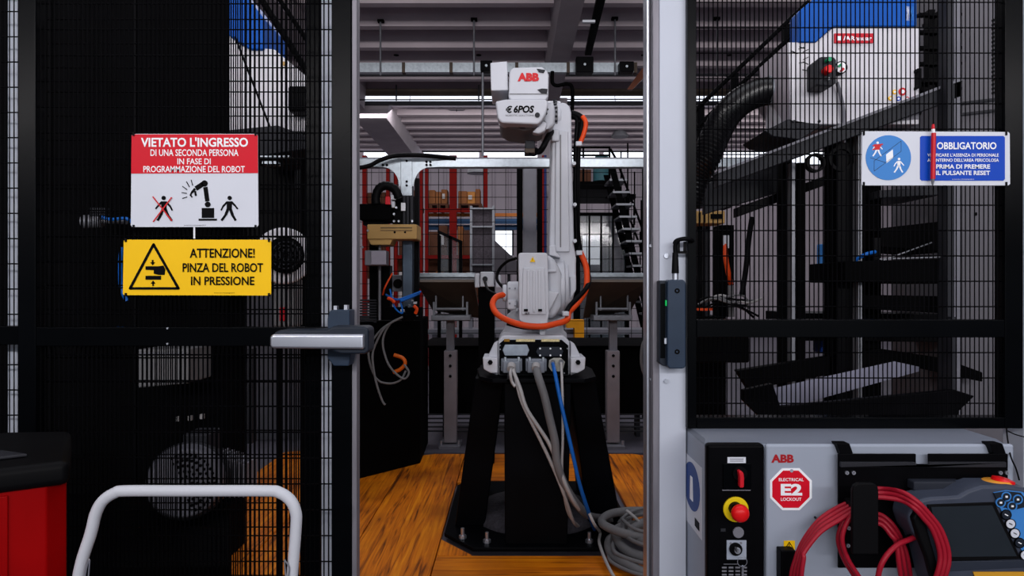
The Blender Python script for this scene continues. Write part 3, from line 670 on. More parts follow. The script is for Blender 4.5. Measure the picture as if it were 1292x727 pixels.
# counter / motor cover facing the camera
cv = MB().pp([(654, 321), (656, 319), (689, 319), (691, 321), (693, 395), (690, 413), (689, 420), (684, 420), (683, 412), (673, 412), (664, 409), (655, 404)], 3.66, .16).build('motor_cover', m_robot, rb, bevel=.006)
MB().pp([(660, 338), (687, 338), (689, 397), (658, 397)], 3.652, .02).build('cover_panel', m_robot, cv, bevel=.004)
for a in (665, 672, 679): MB().pbox(a, 341, a+3.5, 394, 3.646, .012).build('cover_rib', m_robot, cv, bevel=.002)
MB().pp([(672, 324), (675.5, 330.5), (668.5, 330.5)], 3.654, .004).build('warning_triangle', m_yellow, cv)
MB().pbox(671.7, 326, 672.3, 329, 3.652, .004).build('triangle_mark', m_ink, cv)
for a in (661, 679): MB().pbox(a, 390, a+5, 393, 3.64, .006).build('cover_slot', m_ink, cv)
ptext('ABB AB', 662, 394.5, 668, 397, 3.644, m_ink, cv)
MB().pbox(681, 407, 688, 424, 3.64, .05).pdisc(684, 421, 3, 3.635, .04, n=12).build('cover_tab', m_white, cv, bevel=.002)
# body behind cover: shoulder housing
MB().pp([(688, 320), (700, 326), (709, 345), (709, 386), (702, 400), (690, 404)], 3.74, .36).build('shoulder_housing', m_robot, rb, bevel=.03)
MB().pp([(693, 367), (706, 369), (694, 392), (688, 400), (688, 366)], 3.70, .05).build('housing_web', m_robot, rb, bevel=.008)
MB().pbox(690, 340, 702, 344, 3.725, .05).build('housing_rib', m_robot, rb, bevel=.006)
MB().cyl((X(700, 3.9), 3.92, Z(362, 3.9)), (X(711, 3.9), 3.92, Z(362, 3.9)), .162, n=48).build('shoulder_flange', m_robot, rb, bevel=.008)
mo = MB().cyl((X(656, 3.85), 3.85, Z(372, 3.85)), (X(640, 3.85), 3.85, Z(372, 3.85)), .075, n=24).build('axis_motor', m_robot, rb, bevel=.012)
MB().cyl((X(640, 3.85), 3.85, Z(370, 3.85)), (X(634, 3.85), 3.85, Z(370, 3.85)), .048, n=20).build('motor_end', m_robot, rb, bevel=.01)
MB().pbox(640, 378, 652, 391, 3.76, .12).build('motor_box', m_robot, rb, bevel=.012)
for bx, by in ((643, 364), (643, 383), (650, 364), (650, 386)): MB().pdisc(bx, by, 1.3, 3.755, .012, n=8).build('bolt', m_steel, rb)
# lower arm
la = MB().pp([(699, 132), (704, 129), (713, 129), (719, 134), (721, 142), (722.5, 220), (724.5, 310), (727, 325), (727, 362), (723, 378), (715, 391), (707, 397), (699, 396), (694, 372), (693, 300), (695, 220), (697, 160)], 3.86, .22).build('lower_arm', m_robot, rb, bevel=.022, seg=3)
MB().pp([(701, 165), (717, 165), (719, 318), (700, 318)], 3.846, .03).build('arm_panel', m_robot, rb, bevel=.007)
MB().pbox(706.5, 170, 708, 312, 3.842, .012).build('arm_seam', m_robotshade, rb, bevel=.001)
MB().pp([(719, 349), (727, 347), (727, 366), (720, 378)], 3.84, .05).build('arm_edge_cover', m_robot, rb, bevel=.006)
MB().cyl((X(711, 3.9), 3.95, Z(362, 3.9)), (X(716, 3.9), 3.95, Z(362, 3.9)), .155, n=48).build('arm_hub', m_robot, rb, bevel=.006)
MB().pp([(693, 310), (701, 309), (702, 318), (708, 326), (693, 322)], 3.80, .08).build('arm_stop', m_robot, rb, bevel=.007)
MB().pbox(696, 163, 706, 178, 3.83, .08).build('arm_bracket', m_robot, rb, bevel=.008)
# elbow
el = MB().cyl((X(690, 3.9), 3.95, Z(147, 3.9)), (X(708, 3.9), 3.95, Z(147, 3.9)), .098, n=40).build('elbow_housing', m_robot, rb, bevel=.01)
MB().cyl((X(700, 3.9), 3.95, Z(147, 3.9)), (X(703, 3.9), 3.95, Z(147, 3.9)), .104, n=40).build('elbow_flange', m_robotshade, rb, bevel=.002)
for k in range(14):
    a = PI*(1+k/13.0)+PI/2*0
    c0 = Vector((X(698, 3.9), 3.95+.101*math.sin(a), Z(147, 3.9)+.101*math.cos(a)))
    MB().cyl(c0, c0+Vector((0.02, 0, 0)), .007, n=6).build('flange_bolt', m_dgrey, rb)
# upper arm head: grey shell + white cover + boxes
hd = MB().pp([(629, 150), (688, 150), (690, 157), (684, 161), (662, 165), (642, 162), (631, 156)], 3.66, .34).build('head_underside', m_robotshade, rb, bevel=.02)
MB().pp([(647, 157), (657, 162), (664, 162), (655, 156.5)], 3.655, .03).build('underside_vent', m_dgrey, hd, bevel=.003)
MB().pp([(625, 127.5), (638, 125), (689, 125), (692, 131), (689, 143), (684, 152), (679, 157), (633, 155), (628, 150)], 3.575, .12).build('head_cover', m_robot, rb, bevel=.011, seg=3)
MB().pp([(629, 130), (689, 130), (689, 152), (630, 150)], 3.69, .32).build('head_core', m_robot, rb, bevel=.01)
nk = MB().pp([(684, 129), (699, 128), (701, 140), (700, 158), (690, 165), (683, 158)], 3.70, .36).build('head_neck', m_robot, rb, bevel=.02)
MB().pp([(671, 167), (678, 160), (686, 152), (691, 156), (688, 165), (680, 169)], 3.62, .06).build('tool_lug', m_robot, rb, bevel=.01)
MB().pdisc(689, 160, 3, 3.66, .03, n=14).build('bolt', m_robot, rb)
MB().pdisc(689.5, 143, 1.3, 3.685, .02, n=8).build('bolt', m_dgrey, rb)
MB().pdisc(678, 145, 3.2, 3.568, .02, n=12).build('cover_screw', m_dgrey, rb)
MB().pbox(687, 137, 692, 138.5, 3.69, .02).build('cover_slot', m_ink, rb)
bx = MB().pp([(644, 87.5), (648, 85), (684, 84), (690, 89), (692.5, 94), (692, 121), (689, 126.5), (645, 127), (641.5, 123), (642.5, 92)], 3.60, .33).build('control_box', m_robot, rb, bevel=.012, seg=3)
MB().pp([(677, 86.5), (688, 88), (686, 92), (680, 91)], 3.594, .02).build('corner_recess', m_dgrey, bx, bevel=.002)
MB().pp([(678, 113), (684, 111.5), (691, 112), (690, 118), (683, 117.5)], 3.594, .02).build('corner_recess', m_dgrey, bx, bevel=.002)
MB().pp([(643, 118), (691, 118), (691, 119), (643, 119)], 3.597, .006).build('cover_seam', m_robotshade, bx)
ptext('ABB', 653, 92, 680, 102.6, 3.598, m_inkr, bx, bold=.075, name='lettering')
lb = MB().pp([(618.5, 79), (640, 77), (641.5, 114), (619.5, 114.5)], 3.63, .28).build('side_box', m_robot, rb, bevel=.006)
ptext('€', 638, 133.5, 646.5, 142.5, 3.573, m_ink, rb, bold=.03, shear=.1)
ptext('6POS', 648, 133, 674, 142.5, 3.573, m_ink, rb, bold=.05, shear=.2)
ptext('ROBOTIC SOLUTIONS', 638, 144.6, 673.5, 146.6, 3.573, m_robotshade, rb, bold=.0)
# tool flange, dark connector and hose
wr = MB().pbox(662.5, 177, 675, 190, 3.75, .09).build('wrist_coupling', m_dgrey, rb, bevel=.006)
MB().pbox(662, 187, 675, 193, 3.735, .1).build('coupling_plate', m_brown, rb, bevel=.004)
MB().cyl(P(668, 192, 3.8), P(668, 196, 3.8), .02, n=12).build('tool_pin', m_black, rb)
MB().ptube([(675, 190, 3.78), (681, 191, 3.76), (686, 184, 3.74), (691, 174, 3.78), (696, 166, 3.84)], .017, n=10).build('wrist_hose', m_rubber, rb)
MB().ptube([(668, 194, 3.74), (673, 196, 3.72), (679, 193, 3.73), (683, 188, 3.74)], .007, n=6).build('wrist_cable', m_rubber, rb)
# dress pack
MB().ptube([(721, 143, 3.98), (730, 146, 3.96), (735, 152, 3.95), (733, 166, 3.95), (730, 180, 3.95), (728.5, 196, 3.95), (727.5, 240, 3.95), (728, 290, 3.95), (731, 320, 3.95)], .019, n=10).build('arm_hose_bundle', m_rubber, rb)
MB().ptube([(722, 148, 3.95), (728, 152, 3.93), (727, 175, 3.93), (726, 205, 3.93), (726, 260, 3.93), (728, 310, 3.92)], .012, n=8, ripple=.15).build('arm_hose', m_black, rb)
MB().ptube([(735, 147, 3.93), (739, 154, 3.92), (738, 164, 3.92), (734, 176, 3.92), (731, 182, 3.92)], .014, n=8).build('orange_hose', m_orange, rb)
MB().ptube([(732, 318, 3.92), (739, 335, 3.9), (740.5, 350, 3.88), (739, 366, 3.85), (729, 382, 3.8), (718, 394, 3.75), (715, 404, 3.66), (700, 409, 3.62), (684, 412, 3.59), (664, 411, 3.59), (645, 406, 3.62), (628, 397, 3.68), (621.5, 385, 3.74), (626, 375, 3.78), (637, 371.5, 3.82)], .0165, n=10).build('orange_hose', m_orange, rb)
MB().ptube([(731, 318, 3.95), (742, 345, 3.93), (742, 360, 3.86), (730, 375, 3.8), (719, 386, 3.76), (714, 395, 3.70)], .013, n=8).ptube([(730, 320, 3.93), (739, 340, 3.95), (743, 352, 3.9), (738, 366, 3.82), (724, 380, 3.78), (715, 392, 3.73), (713, 396, 3.66)], .012, n=8).build('black_hose_pair', m_rubber, rb)
MB().ptube([(640, 408, 3.64), (660, 413, 3.62), (680, 413, 3.61), (705, 407, 3.66)], .012, n=8).build('black_hose', m_rubber, rb)
for x, y, d in ((731, 319, 3.89), (714, 396, 3.64), (730.5, 181, 3.9)): MB().pbox(x-4, y-3, x+4, y+3, d, .08).build('hose_clamp', m_white, rb, bevel=.005)
for x, y in ((724.5, 206), (725.5, 258), (725.5, 304)): MB().pdisc(x, y, 2.4, 3.83, .06, n=12).build('hose_clip', m_white, rb)
# black cables left of the robot
for pts in ([(651, 326, 3.9), (640, 330, 3.95), (630, 340, 4.0), (627, 352, 4.0), (634, 362, 3.95), (641, 366, 3.9)], [(612, 356, 4.3), (616, 366, 4.2), (625, 371, 4.1), (636, 376, 3.95)]):
    MB().ptube(pts, .009, n=8).build('motor_cable', m_rubber, rb)
vb = thing('valve_unit', P(614, 364, 5.2), 'small pale grey valve unit left of the robot shoulder', 'valve')
MB().pbox(606, 343, 623, 362, 5.2, .12).build('body', m_white, vb, bevel=.008)
MB().pbox(599, 345, 605, 363, 5.22, .1).build('side_block', m_robot, vb, bevel=.006)
MB().pbox(625, 347, 632, 363, 5.25, .1).build('side_block', m_robot, vb, bevel=.006)
MB().cyl(P(612, 352, 5.18), P(612, 352, 5.21), .02, n=12).build('port', m_dgrey, vb)
MB().box(X(604, 5.3), X(624, 5.3), 5.24, 5.36, -.004, Z(362, 5.3)).build('mount', m_blackmatt, vb)

# ================================================================== CABLES FROM THE ROBOT BASE
def cable(pts, r, m, lab, name='cable', **k):
    return MB().ptube(pts, r, n=8, **k).build(name, m, tag=(lab, 'cable'))
fl = .03
def G(px, py, z=fl):   # point lying at height z seen at that pixel
    d = F*(CZ-z)/(py-CY); return (px, py, d)
cable([(645, 466, 3.5), (644, 472, 3.46), (646, 482, 3.46), (650, 488, 3.45)], .008, m_wcable, 'short white cable tail below the left base connector')
cable([(648, 466, 3.5), (652, 484, 3.46), (658, 506, 3.44), (668, 528, 3.42), (682, 556, 3.42), (698, 590, 3.42), (712, 625, 3.42), (722, 655, 3.5), (728, 664, 3.62)], .009, m_wcable, 'thin white cable running from the left base connector to the floor')
cable([(647, 467, 3.49), (656, 490, 3.44), (664, 515, 3.42), (680, 540, 3.40), (694, 562, 3.40), (706, 592, 3.40), (718, 622, 3.4), (733, 645, 3.5), G(752, 655)], .010, m_wcable, 'white cable crossing in front of the pedestal column')
cable([(677, 467, 3.47), (680, 478, 3.42), (687, 500, 3.40), (694, 530, 3.39), (700, 556, 3.39), (703, 585, 3.40), (714, 615, 3.42), (731, 640, 3.48), (746, 652, 3.6), G(775, 656, .05), G(812, 668, .06), G(835, 672, .06)], .021, m_gcable, 'thick grey cable hanging from the middle base connector')
cable([(697.5, 459, 3.54), (700, 470, 3.45), (707, 505, 3.42), (715, 540, 3.40), (723, 575, 3.39), (731, 610, 3.40), (742, 645, 3.45), G(750, 668, .05)], .010, m_bcable, 'blue cable falling from the signal plate to the floor')
cable([(708, 458, 3.54), (709, 480, 3.46), (710, 520, 3.43), (710, 555, 3.42), (709, 590, 3.42), (712, 625, 3.42), (718, 650, 3.5), (730, 664, 3.62)], .007, m_wcable, 'thin pale cable hanging straight down beside the blue cable')
cable([(742, 645, 3.46), (750, 662, 3.46), G(757, 672, .06), G(756, 684, .05), G(763, 705, .04), G(776, 730, .03), G(800, 760, .03)], .008, m_wcable, 'white cable trailing over the boards to the lower frame edge')
coil = thing('cable_coil', (.70, 3.5, 0), 'heap of thick grey cable coiled on the boards beside the gate post', 'cable')
random.seed(5)
for k, (cx, cy, rx, ry, z, r) in enumerate(((.78, 3.42, .29, .30, .03, .024), (.76, 3.44, .25, .25, .075, .024), (.80, 3.40, .20, .20, .115, .024), (.74, 3.50, .27, .20, .14, .022),
        (.80, 3.38, .30, .26, .06, .010), (.77, 3.42, .22, .28, .13, .010), (.83, 3.46, .27, .20, .165, .009), (.79, 3.37, .31, .31, .025, .009))):
    n = 12; a0 = random.random()*6
    pts = [(cx+rx*(1+random.uniform(-.06, .06))*math.cos(a0+2*PI*i/n), cy+ry*(1+random.uniform(-.06, .06))*math.sin(a0+2*PI*i/n), z+random.uniform(-.006, .012)) for i in range(n)]
    MB().tube(pts, r, n=10, closed=True).build('cable_loop', m_gcable, coil)
MB().ptube([G(790, 644, .2), G(800, 652, .17), G(812, 664, .12), G(830, 676, .1)], .008, n=8).build('cable_end', m_wcable, coil)

# ================================================================== GATE AND FENCES IN FRONT
LD = 1.72
gt = thing('mesh_gate', (X(232, LD), LD, .04), 'black framed wire mesh sliding gate leaf on the left', 'gate')
zb, zt = 0.05, 2.25
MB().box(X(22, LD), X(45, LD), LD, LD+.04, zb, zt).build('stile', m_blackgloss, gt, bevel=.003)
MB().box(X(418, LD), X(443, LD), LD, LD+.04, zb, zt).build('stile', m_blackgloss, gt, bevel=.003)
for z0, z1 in ((Z(437, LD), Z(413, LD)), (zb, zb+.04), (zt-.04, zt)): MB().box(X(45, LD), X(418, LD), LD, LD+.04, z0, z1).build('rail', m_blackgloss, gt, bevel=.002)
MB().box(X(443.5, LD), X(449.5, LD), LD+.005, LD+.04, zb, zt).build('edge_strip', m_chan, gt, bevel=.001)
WR, PXW, PZW = .0018, .01175, .0655
wiremesh(X(45, LD), X(418, LD), zb+.04, Z(437, LD), LD+.018, PXW, PZW, WR, m_black, gt)
wiremesh(X(45, LD), X(418, LD), Z(413, LD), zt-.04, LD+.018, PXW, PZW, WR, m_black, gt)
for yy in (414.5, 434): MB().pdisc(211, yy, 1.3, LD-.004, .005, n=8).build('rivet', m_alu, gt)
hn = thing('gate_handle', P(400, 465, 1.62), 'aluminium grip bar with blue grey plastic bolt housing on the gate', 'handle')
hn['category'] = 'handle'
MB().pp([(416, 392), (421, 391), (441, 391), (441, 413), (443, 415), (443, 445), (440, 462), (421, 462), (413, 452), (413, 402)], 1.665, .054).build('lock_housing', m_lock, hn, bevel=.006)
MB().pp([(345, 420), (352, 417), (412, 416), (420, 412), (461, 412), (465, 416), (465, 443), (461, 447), (430, 447), (412, 441), (345, 440)], 1.60, .07).build('bar_body', m_lockd, hn, bevel=.005)
MB().pp([(342, 422), (459, 422), (459, 441), (342, 440), (340, 436), (340, 426)], 1.585, .03).build('grip_bar', m_alu, hn, bevel=.006, seg=3)
MB().pbox(421, 386, 425, 391, 1.68, .02).pbox(434, 385, 438, 391, 1.68, .02).build('housing_screw', m_alu, hn)
# fixed fence behind the open gate
BD = 1.84
def mpost(nm, x0, x1, d, dep, m, lab, z0=0.0, zt_=2.6, **k):
    o = MB().box(X(x0, d), X(x1, d), d, d+dep, z0-.028, zt_).build(nm, m, bevel=.004); settag(o, lab, 'post'); return o
mpost('fence_post', 405, 421, BD, .06, m_postwhite, 'pale post seen through the mesh beside the gate handle')
mpost('fence_post', 9, 22, BD, .06, m_postwhite, 'pale post behind the mesh at the far left edge')
ff = thing('fixed_mesh_fence', (X(230, BD+.06), BD+.02, -.02), 'fixed black mesh fence standing directly behind the gate leaf', 'fence')
MB().box(X(386, BD), X(403, BD), BD, BD+.04, -.02, 2.5).build('stile', m_blackgloss, ff, bevel=.002)
MB().box(X(24, BD), X(40, BD), BD, BD+.04, -.02, 2.5).build('stile', m_blackgloss, ff, bevel=.002)
for z0, z1 in ((Z(437, BD), Z(415, BD)), (.03, .07), (2.3, 2.34)): MB().box(X(40, BD), X(386, BD), BD, BD+.04, z0, z1).build('rail', m_blackgloss, ff, bevel=.002)
wiremesh(X(40, BD), X(386, BD), .07, 2.3, BD+.018, PXW*1.0, PZW, WR, m_black, ff, off=.004)
lf = thing('left_fence_panel', (X(-80, LD), LD+.02, .02), 'black mesh fence panel cut off by the left edge of the photo', 'fence')
for a, b in ((-190, -170), (4, 8)): pass
MB().box(X(-190, LD), X(-170, LD), LD+.045, LD+.085, .02, 2.3).build('stile', m_blackgloss, lf, bevel=.002)
MB().box(X(-170, LD), X(23, LD), LD+.045, LD+.085, Z(437, LD), Z(413, LD)).build('rail', m_blackgloss, lf, bevel=.002)
wiremesh(X(-170, LD), X(23, LD), .06, 2.3, LD+.06, PXW, PZW, WR, m_black, lf)
MB().box(X(-190, LD), X(23, LD), LD+.045, LD+.085, .02, .06).build('rail', m_blackgloss, lf, bevel=.002)
# right hand post, channel and panel
RP = 1.80
wp = thing('white_gate_post', (X(845, RP), RP, -.028), 'broad white steel post on the right of the opening', 'post')
MB().box(X(832, RP), X(866, RP), RP, RP+.08, -.028, 2.6).build('post_body', m_postwhite, wp, bevel=.003)
MB().box(X(824, RP), X(832.5, RP), RP+.004, RP+.08, -.028, 2.6).build('post_flange', m_chan, wp, bevel=.002)
for by in (323, 481): MB().pdisc(841, by, 3, RP-.006, .008, n=12).build('post_screw', m_alu, wp)
ch = thing('aluminium_channel', (X(822, 1.83), 1.83, -.028), 'narrow aluminium channel running up the opening side of the white post', 'profile')
MB().box(X(816, 1.83), X(819, 1.83), 1.83, 1.88, -.028, 2.6).build('outer_lip', m_alu, ch, bevel=.001)
MB().box(X(819, 1.83), X(824.5, 1.83), 1.84, 1.88, -.028, 2.6).build('web', m_chan, ch, bevel=.001)
MB().pdisc(821.5, 310, 2.2, 1.828, .012, n=10).build('rivet', m_alu, ch)
MB().pdisc(821.5, 479, 1.6, 1.828, .012, n=10).build('rivet', m_alu, ch)
RF = 1.78
rp = thing('right_fence_panel', (X(1080, RF), RF+.02, .95), 'black framed wire mesh fence panel above the control cabinet', 'fence')
zr = Z(541, RF)
MB().box(X(867.5, RF), X(879, RF), RF, RF+.04, zr, 2.4).build('stile', m_blackgloss, rp, bevel=.002)
MB().box(X(1268, RF), X(1291, RF), RF, RF+.04, zr, 2.4).build('stile', m_blackgloss, rp, bevel=.002)
for a, b in ((426, 403.5), (541, 527)): MB().box(X(879, RF), X(1268, RF), RF, RF+.04, Z(a, RF), Z(b, RF)).build('rail', m_blackgloss, rp, bevel=.002)
MB().box(X(879, RF), X(1268, RF), RF, RF+.04, 2.36, 2.4).build('rail', m_blackgloss, rp, bevel=.002)
wiremesh(X(879, RF), X(1268, RF), Z(527, RF), Z(426, RF), RF+.018, .0120, .0665, WR*.95, m_black, rp)
wiremesh(X(879, RF), X(1268, RF), Z(403.5, RF), 2.36, RF+.018, .0120, .0665, WR*.95, m_black, rp, off=.0)
mpost('fence_post', 1292, 1335, RP, .08, m_postwhite, 'pale post at the far right edge beside the control cabinet')

# ------------------------------------------------------------------ SIGNS
SG = 1.712
s1 = thing('prohibition_sign', P(245, 287, SG), 'red and white prohibition sign wired to the gate mesh', 'sign')
MB().pp([(166, 171), (168, 169), (323, 169), (325, 171), (326, 284), (324, 286.5), (167, 286.5), (165, 284)], SG, .003).build('plate', m_signwhite, s1)
MB().pp([(166, 171), (168, 169.5), (323, 169.5), (325, 171), (325.5, 218.5), (165.5, 219)], SG-.0012, .001).build('red_field', m_signred, s1)
kw = dict(bold=.012)
ptext("VIETATO L'INGRESSO", 178, 173.5, 313, 185.5, SG-.0014, m_inkw, s1, bold=.03)
ptext('DI UNA SECONDA PERSONA', 190, 188.5, 301, 197, SG-.0014, m_inkw, s1, **kw)
ptext('IN FASE DI', 224, 200, 266, 207.5, SG-.0014, m_inkw, s1, **kw)
ptext('PROGRAMMAZIONE DEL ROBOT', 181, 209.5, 309, 217.5, SG-.0014, m_inkw, s1, **kw)
DD = SG-.0015
mb = MB(); person(mb, 207, 247, 32, DD, .001, flip=-1); mb.build('walking_figure', m_ink, s1)
MB().pbar((192.5, 248), (217, 279), 1.5, DD-.0008, .0006).pbar((216.5, 249), (193, 280), 1.5, DD-.0014, .0006).build('red_cross', m_inkr, s1)
mb = MB(); person(mb, 289, 247, 32, DD, .001); mb.build('walking_figure', m_ink, s1)
mb = MB().pdisc(258, 231.5, 4, DD, .001, n=16).pdisc(262, 258, 3.6, DD, .001, n=16)
mb.pbar((259, 236), (261.5, 254), 5.4, DD, .001).pbar((256, 232), (247, 238), 6, DD, .001)
mb.pbox(254.5, 262.5, 270, 275, DD, .001).pbox(250.5, 276, 273.5, 278.5, DD, .001).build('robot_pictogram', m_ink, s1)
MB().pbar((246, 238), (242, 243), 3, DD, .001).pbar((242, 242), (240, 247), 2, DD, .001).pbar((246, 241), (247, 247), 2.4, DD, .001).pbar((240, 246), (242.5, 249), 1.6, DD, .001).build('gripper_pictogram', m_ink, s1)
mb = MB()
for a, b in (((241, 227), (243, 234)), ((235, 229), (239, 236)), ((230, 235), (236, 239.5)), ((229, 243), (235.5, 244)), ((230, 250.5), (236, 248.5))): mb.pbar(a, b, 1, DD, .001)
mb.build('motion_marks', m_ink, s1)
ptext('www.sicurezzasegnali.it', 232, 283.6, 260, 285, DD, m_ink, s1)
MB().pbox(244, 286, 246, 301, SG+.001, .002).build('white_strip', m_inkw, tag=('narrow white strip showing between the red and the yellow sign', 'strip'))
s2 = thing('warning_sign', P(249, 373, SG), 'yellow hand crushing warning sign wired to the gate mesh', 'sign')
MB().pp([(156, 304), (158, 302.5), (340, 302.5), (342, 304), (342, 371), (340, 373), (157, 372.5), (155, 371)], SG, .003).build('plate', m_yellow, s2)
def tri(p, q, r, wd, mb):
    for a, b in ((p, q), (q, r), (r, p)): mb.pbar(a, b, wd, DD, .001)
    for a in (p, q, r): mb.pdisc(a[0], a[1], wd/2, DD, .001, n=12)
    return mb
tri((193.5, 308.5), (164, 364), (225, 364), 3.2, MB()).build('warning_triangle', m_ink, s2)
MB().pp([(183.5, 336), (201, 336), (206, 335), (208.5, 340), (207.5, 347), (200, 347), (194, 345.5), (194, 341), (183.5, 340.5)], DD, .001).pbox(183.5, 348, 203, 353, DD, .001).build('press_pictogram', m_ink, s2)
mb = MB()
for (a, b, c_) in (((192.5, 328), (192.5, 332), 1), ((193, 361), (193, 357), -1)):
    mb.pbar(a, b, 2, DD, .001); mb.pp([(b[0]-3, b[1]-c_), (b[0]+3, b[1]-c_), (b[0], b[1]+3*c_)], DD, .001)
mb.build('press_arrows', m_ink, s2, kind='stuff')
ptext('ATTENZIONE!', 239.5, 313.5, 321.5, 325.5, DD, m_ink, s2, bold=.02)
ptext('PINZA DEL ROBOT', 230.5, 332, 332, 343.5, DD, m_ink, s2, bold=.02)
ptext('IN PRESSIONE', 241, 349, 321, 360, DD, m_ink, s2, bold=.02)
ptext('www.sicurezzasegnali.it', 270, 369, 296, 370.6, DD, m_ink, s2)
for s, xs_, ys in ((s1, (168, 322), (169, 286)), (s2, (158, 339), (303, 372))):
    for a in xs_:
        for b in ys: MB().pbox(a-1, b-2.2, a+1, b+2.2, SG-.004, .006).build('cable_tie', m_rubber, s)
S3 = 1.772
s3 = thing('mandatory_sign', P(1180, 234, S3), 'blue and white mandatory instruction sign on the right fence mesh', 'sign')
MB().pp([(1088, 167), (1090, 165.5), (1272, 166.5), (1274, 168.5), (1274.5, 232), (1272, 234), (1089, 234), (1087, 232)], S3, .003).build('plate', m_signwhite, s3)
D3 = S3-.0012
MB().pp([(1161, 173), (1163, 171.5), (1266, 171.5), (1268, 173.5), (1268, 226), (1266, 228), (1163, 228), (1161, 226)], D3, .001).build('blue_field', m_signblue, s3)
MB().pdisc(1121, 199, 28.6, D3, .001, n=48, ry=28.4).build('blue_disc', m_lblue, s3)
D4 = D3-.0003
mb = MB(); person(mb, 1107, 178.5, 19, D4, .0004); mb.build('walking_figure', m_inkw, s3)
MB().pp([(1103, 182), (1111, 182), (1110, 189), (1104, 189)], D4-.0002, .0003).pbar((1101, 184), (1114, 182), 1.6, D4-.0004, .0002).pbar((1101, 189), (1112, 184), 1.5, D4-.0006, .0002).build('red_cross', m_inkr, s3)
mb = MB(); person(mb, 1134, 199, 19, D4, .0004); mb.build('walking_figure', m_inkw, s3)
MB().pp([(1118, 195), (1126.5, 188.5), (1127, 199), (1118.5, 206)], D4, .0004).build('white_barrier', m_inkw, s3)
mb = MB()
for a, b in (((1103, 216), (1103, 203)), ((1103, 203), (1137, 178)), ((1137, 178), (1137, 191)), ((1137, 191), (1103, 216)), ((1098, 199), (1117, 205))): mb.pbar(a, b, .5, D4, .0003)
mb.build('thin_outline', m_dgrey, s3)
ptext('OBBLIGATORIO', 1182, 179.5, 1257, 188.5, D3-.0006, m_inkw, s3, bold=.025)
ptext("VERIFICARE L'ASSENZA DI PERSONALE", 1170, 193.6, 1260, 197.8, D3-.0006, m_inkw, s3, bold=.015)
ptext("ALL'INTERNO DELL'AREA PERICOLOSA", 1170, 200, 1260, 204.2, D3-.0006, m_inkw, s3, bold=.015)
ptext('PRIMA DI PREMERE', 1181, 207.5, 1249, 213, D3-.0006, m_inkw, s3, bold=.025)
ptext('IL PULSANTE RESET', 1181, 215.5, 1249, 221, D3-.0006, m_inkw, s3, bold=.025)
ptext('www.sicurezzasegnali.it', 1201, 225.6, 1229, 227, D3-.0006, m_inkw, s3)
for a in (1090.5, 1270.5):
    for b in (168, 232): MB().pbox(a-.8, b-2.5, a+.8, b+2.5, S3-.004, .006).build('cable_tie', m_rubber, s3)
pn = thing('red_marker_pen', P(1177, 234, 1.755), 'red marker pen hooked over the blue mandatory sign', 'pen')
r_ = .0055
MB().cyl(P(1178, 168, 1.758), P(1177, 226, 1.758), r_, n=14).build('barrel', m_red, pn)
MB().cyl(P(1177.3, 163, 1.758), P(1177.6, 168, 1.758), r_*.8, n=14).build('white_band', m_inkw, pn)
MB().cyl(P(1177.3, 157, 1.758), P(1177.3, 163, 1.758), r_*.55, r_*.8, n=12).build('push_button', m_red, pn)
MB().cyl(P(1177, 226, 1.758), P(1176.6, 234, 1.758), r_*.9, r_*.3, n=12).build('tip', m_steel, pn)

# ------------------------------------------------------------------ SAFETY SWITCH ON THE WHITE POST
sw = thing('safety_switch', P(852, 465, 1.77), 'dark blue grey safety switch box mounted on the white post', 'switch')
MB().pp([(842, 355), (845, 353), (863, 353), (865.5, 357), (865.5, 463), (862, 465.5), (845, 465.5), (842, 462)], 1.745, .05).build('switch_body', m_lock, sw, bevel=.004)
MB().pp([(832, 354), (842, 354), (842, 462), (837, 462), (832, 458)], 1.765, .034).build('side_channel', m_lockd, sw, bevel=.002)
MB().pbox(833.5, 358, 839, 452, 1.762, .005).build('glossy_insert', m_blackgloss, sw)
for by in (367, 444): MB().pring(854.5, by, 1.4, 3.2, 1.7435, .003, n=20).build('screw_recess', m_ink, sw)
MB().pbox(840, 379, 842, 386, 1.752, .008).build('green_light', M('green_led', (20, 190, 90), .3, emit=.4), sw)
MB().pbox(838.5, 427, 842, 434, 1.753, .01).build('side_screw', m_alu, sw)
MB().cyl(P(852, 353, 1.768), P(852, 344, 1.768), .008, n=14).build('connector_nut', m_alu, sw)
MB().cyl(P(852, 345, 1.768), P(852, 319, 1.768), .0095, .0075, n=14).build('connector_grip', m_rubber, sw)
MB().ptube([(852, 320, 1.768), (852, 309, 1.765), (856, 303, 1.76), (864, 301.5, 1.755), (871, 302, 1.76), (874, 304, 1.775)], .0055, n=10).build('switch_cable', m_rubber, sw)
MB().ptube([(850, 308, 1.772), (853, 303, 1.77), (862, 300.5, 1.765), (868, 300.5, 1.765)], .0035, n=8).pbox(853, 317, 868, 320, 1.772, .008).pbox(855, 305, 858, 318, 1.772, .008).pbox(863, 305, 866, 318, 1.772, .008).build('cable_holder', m_rubber, sw)

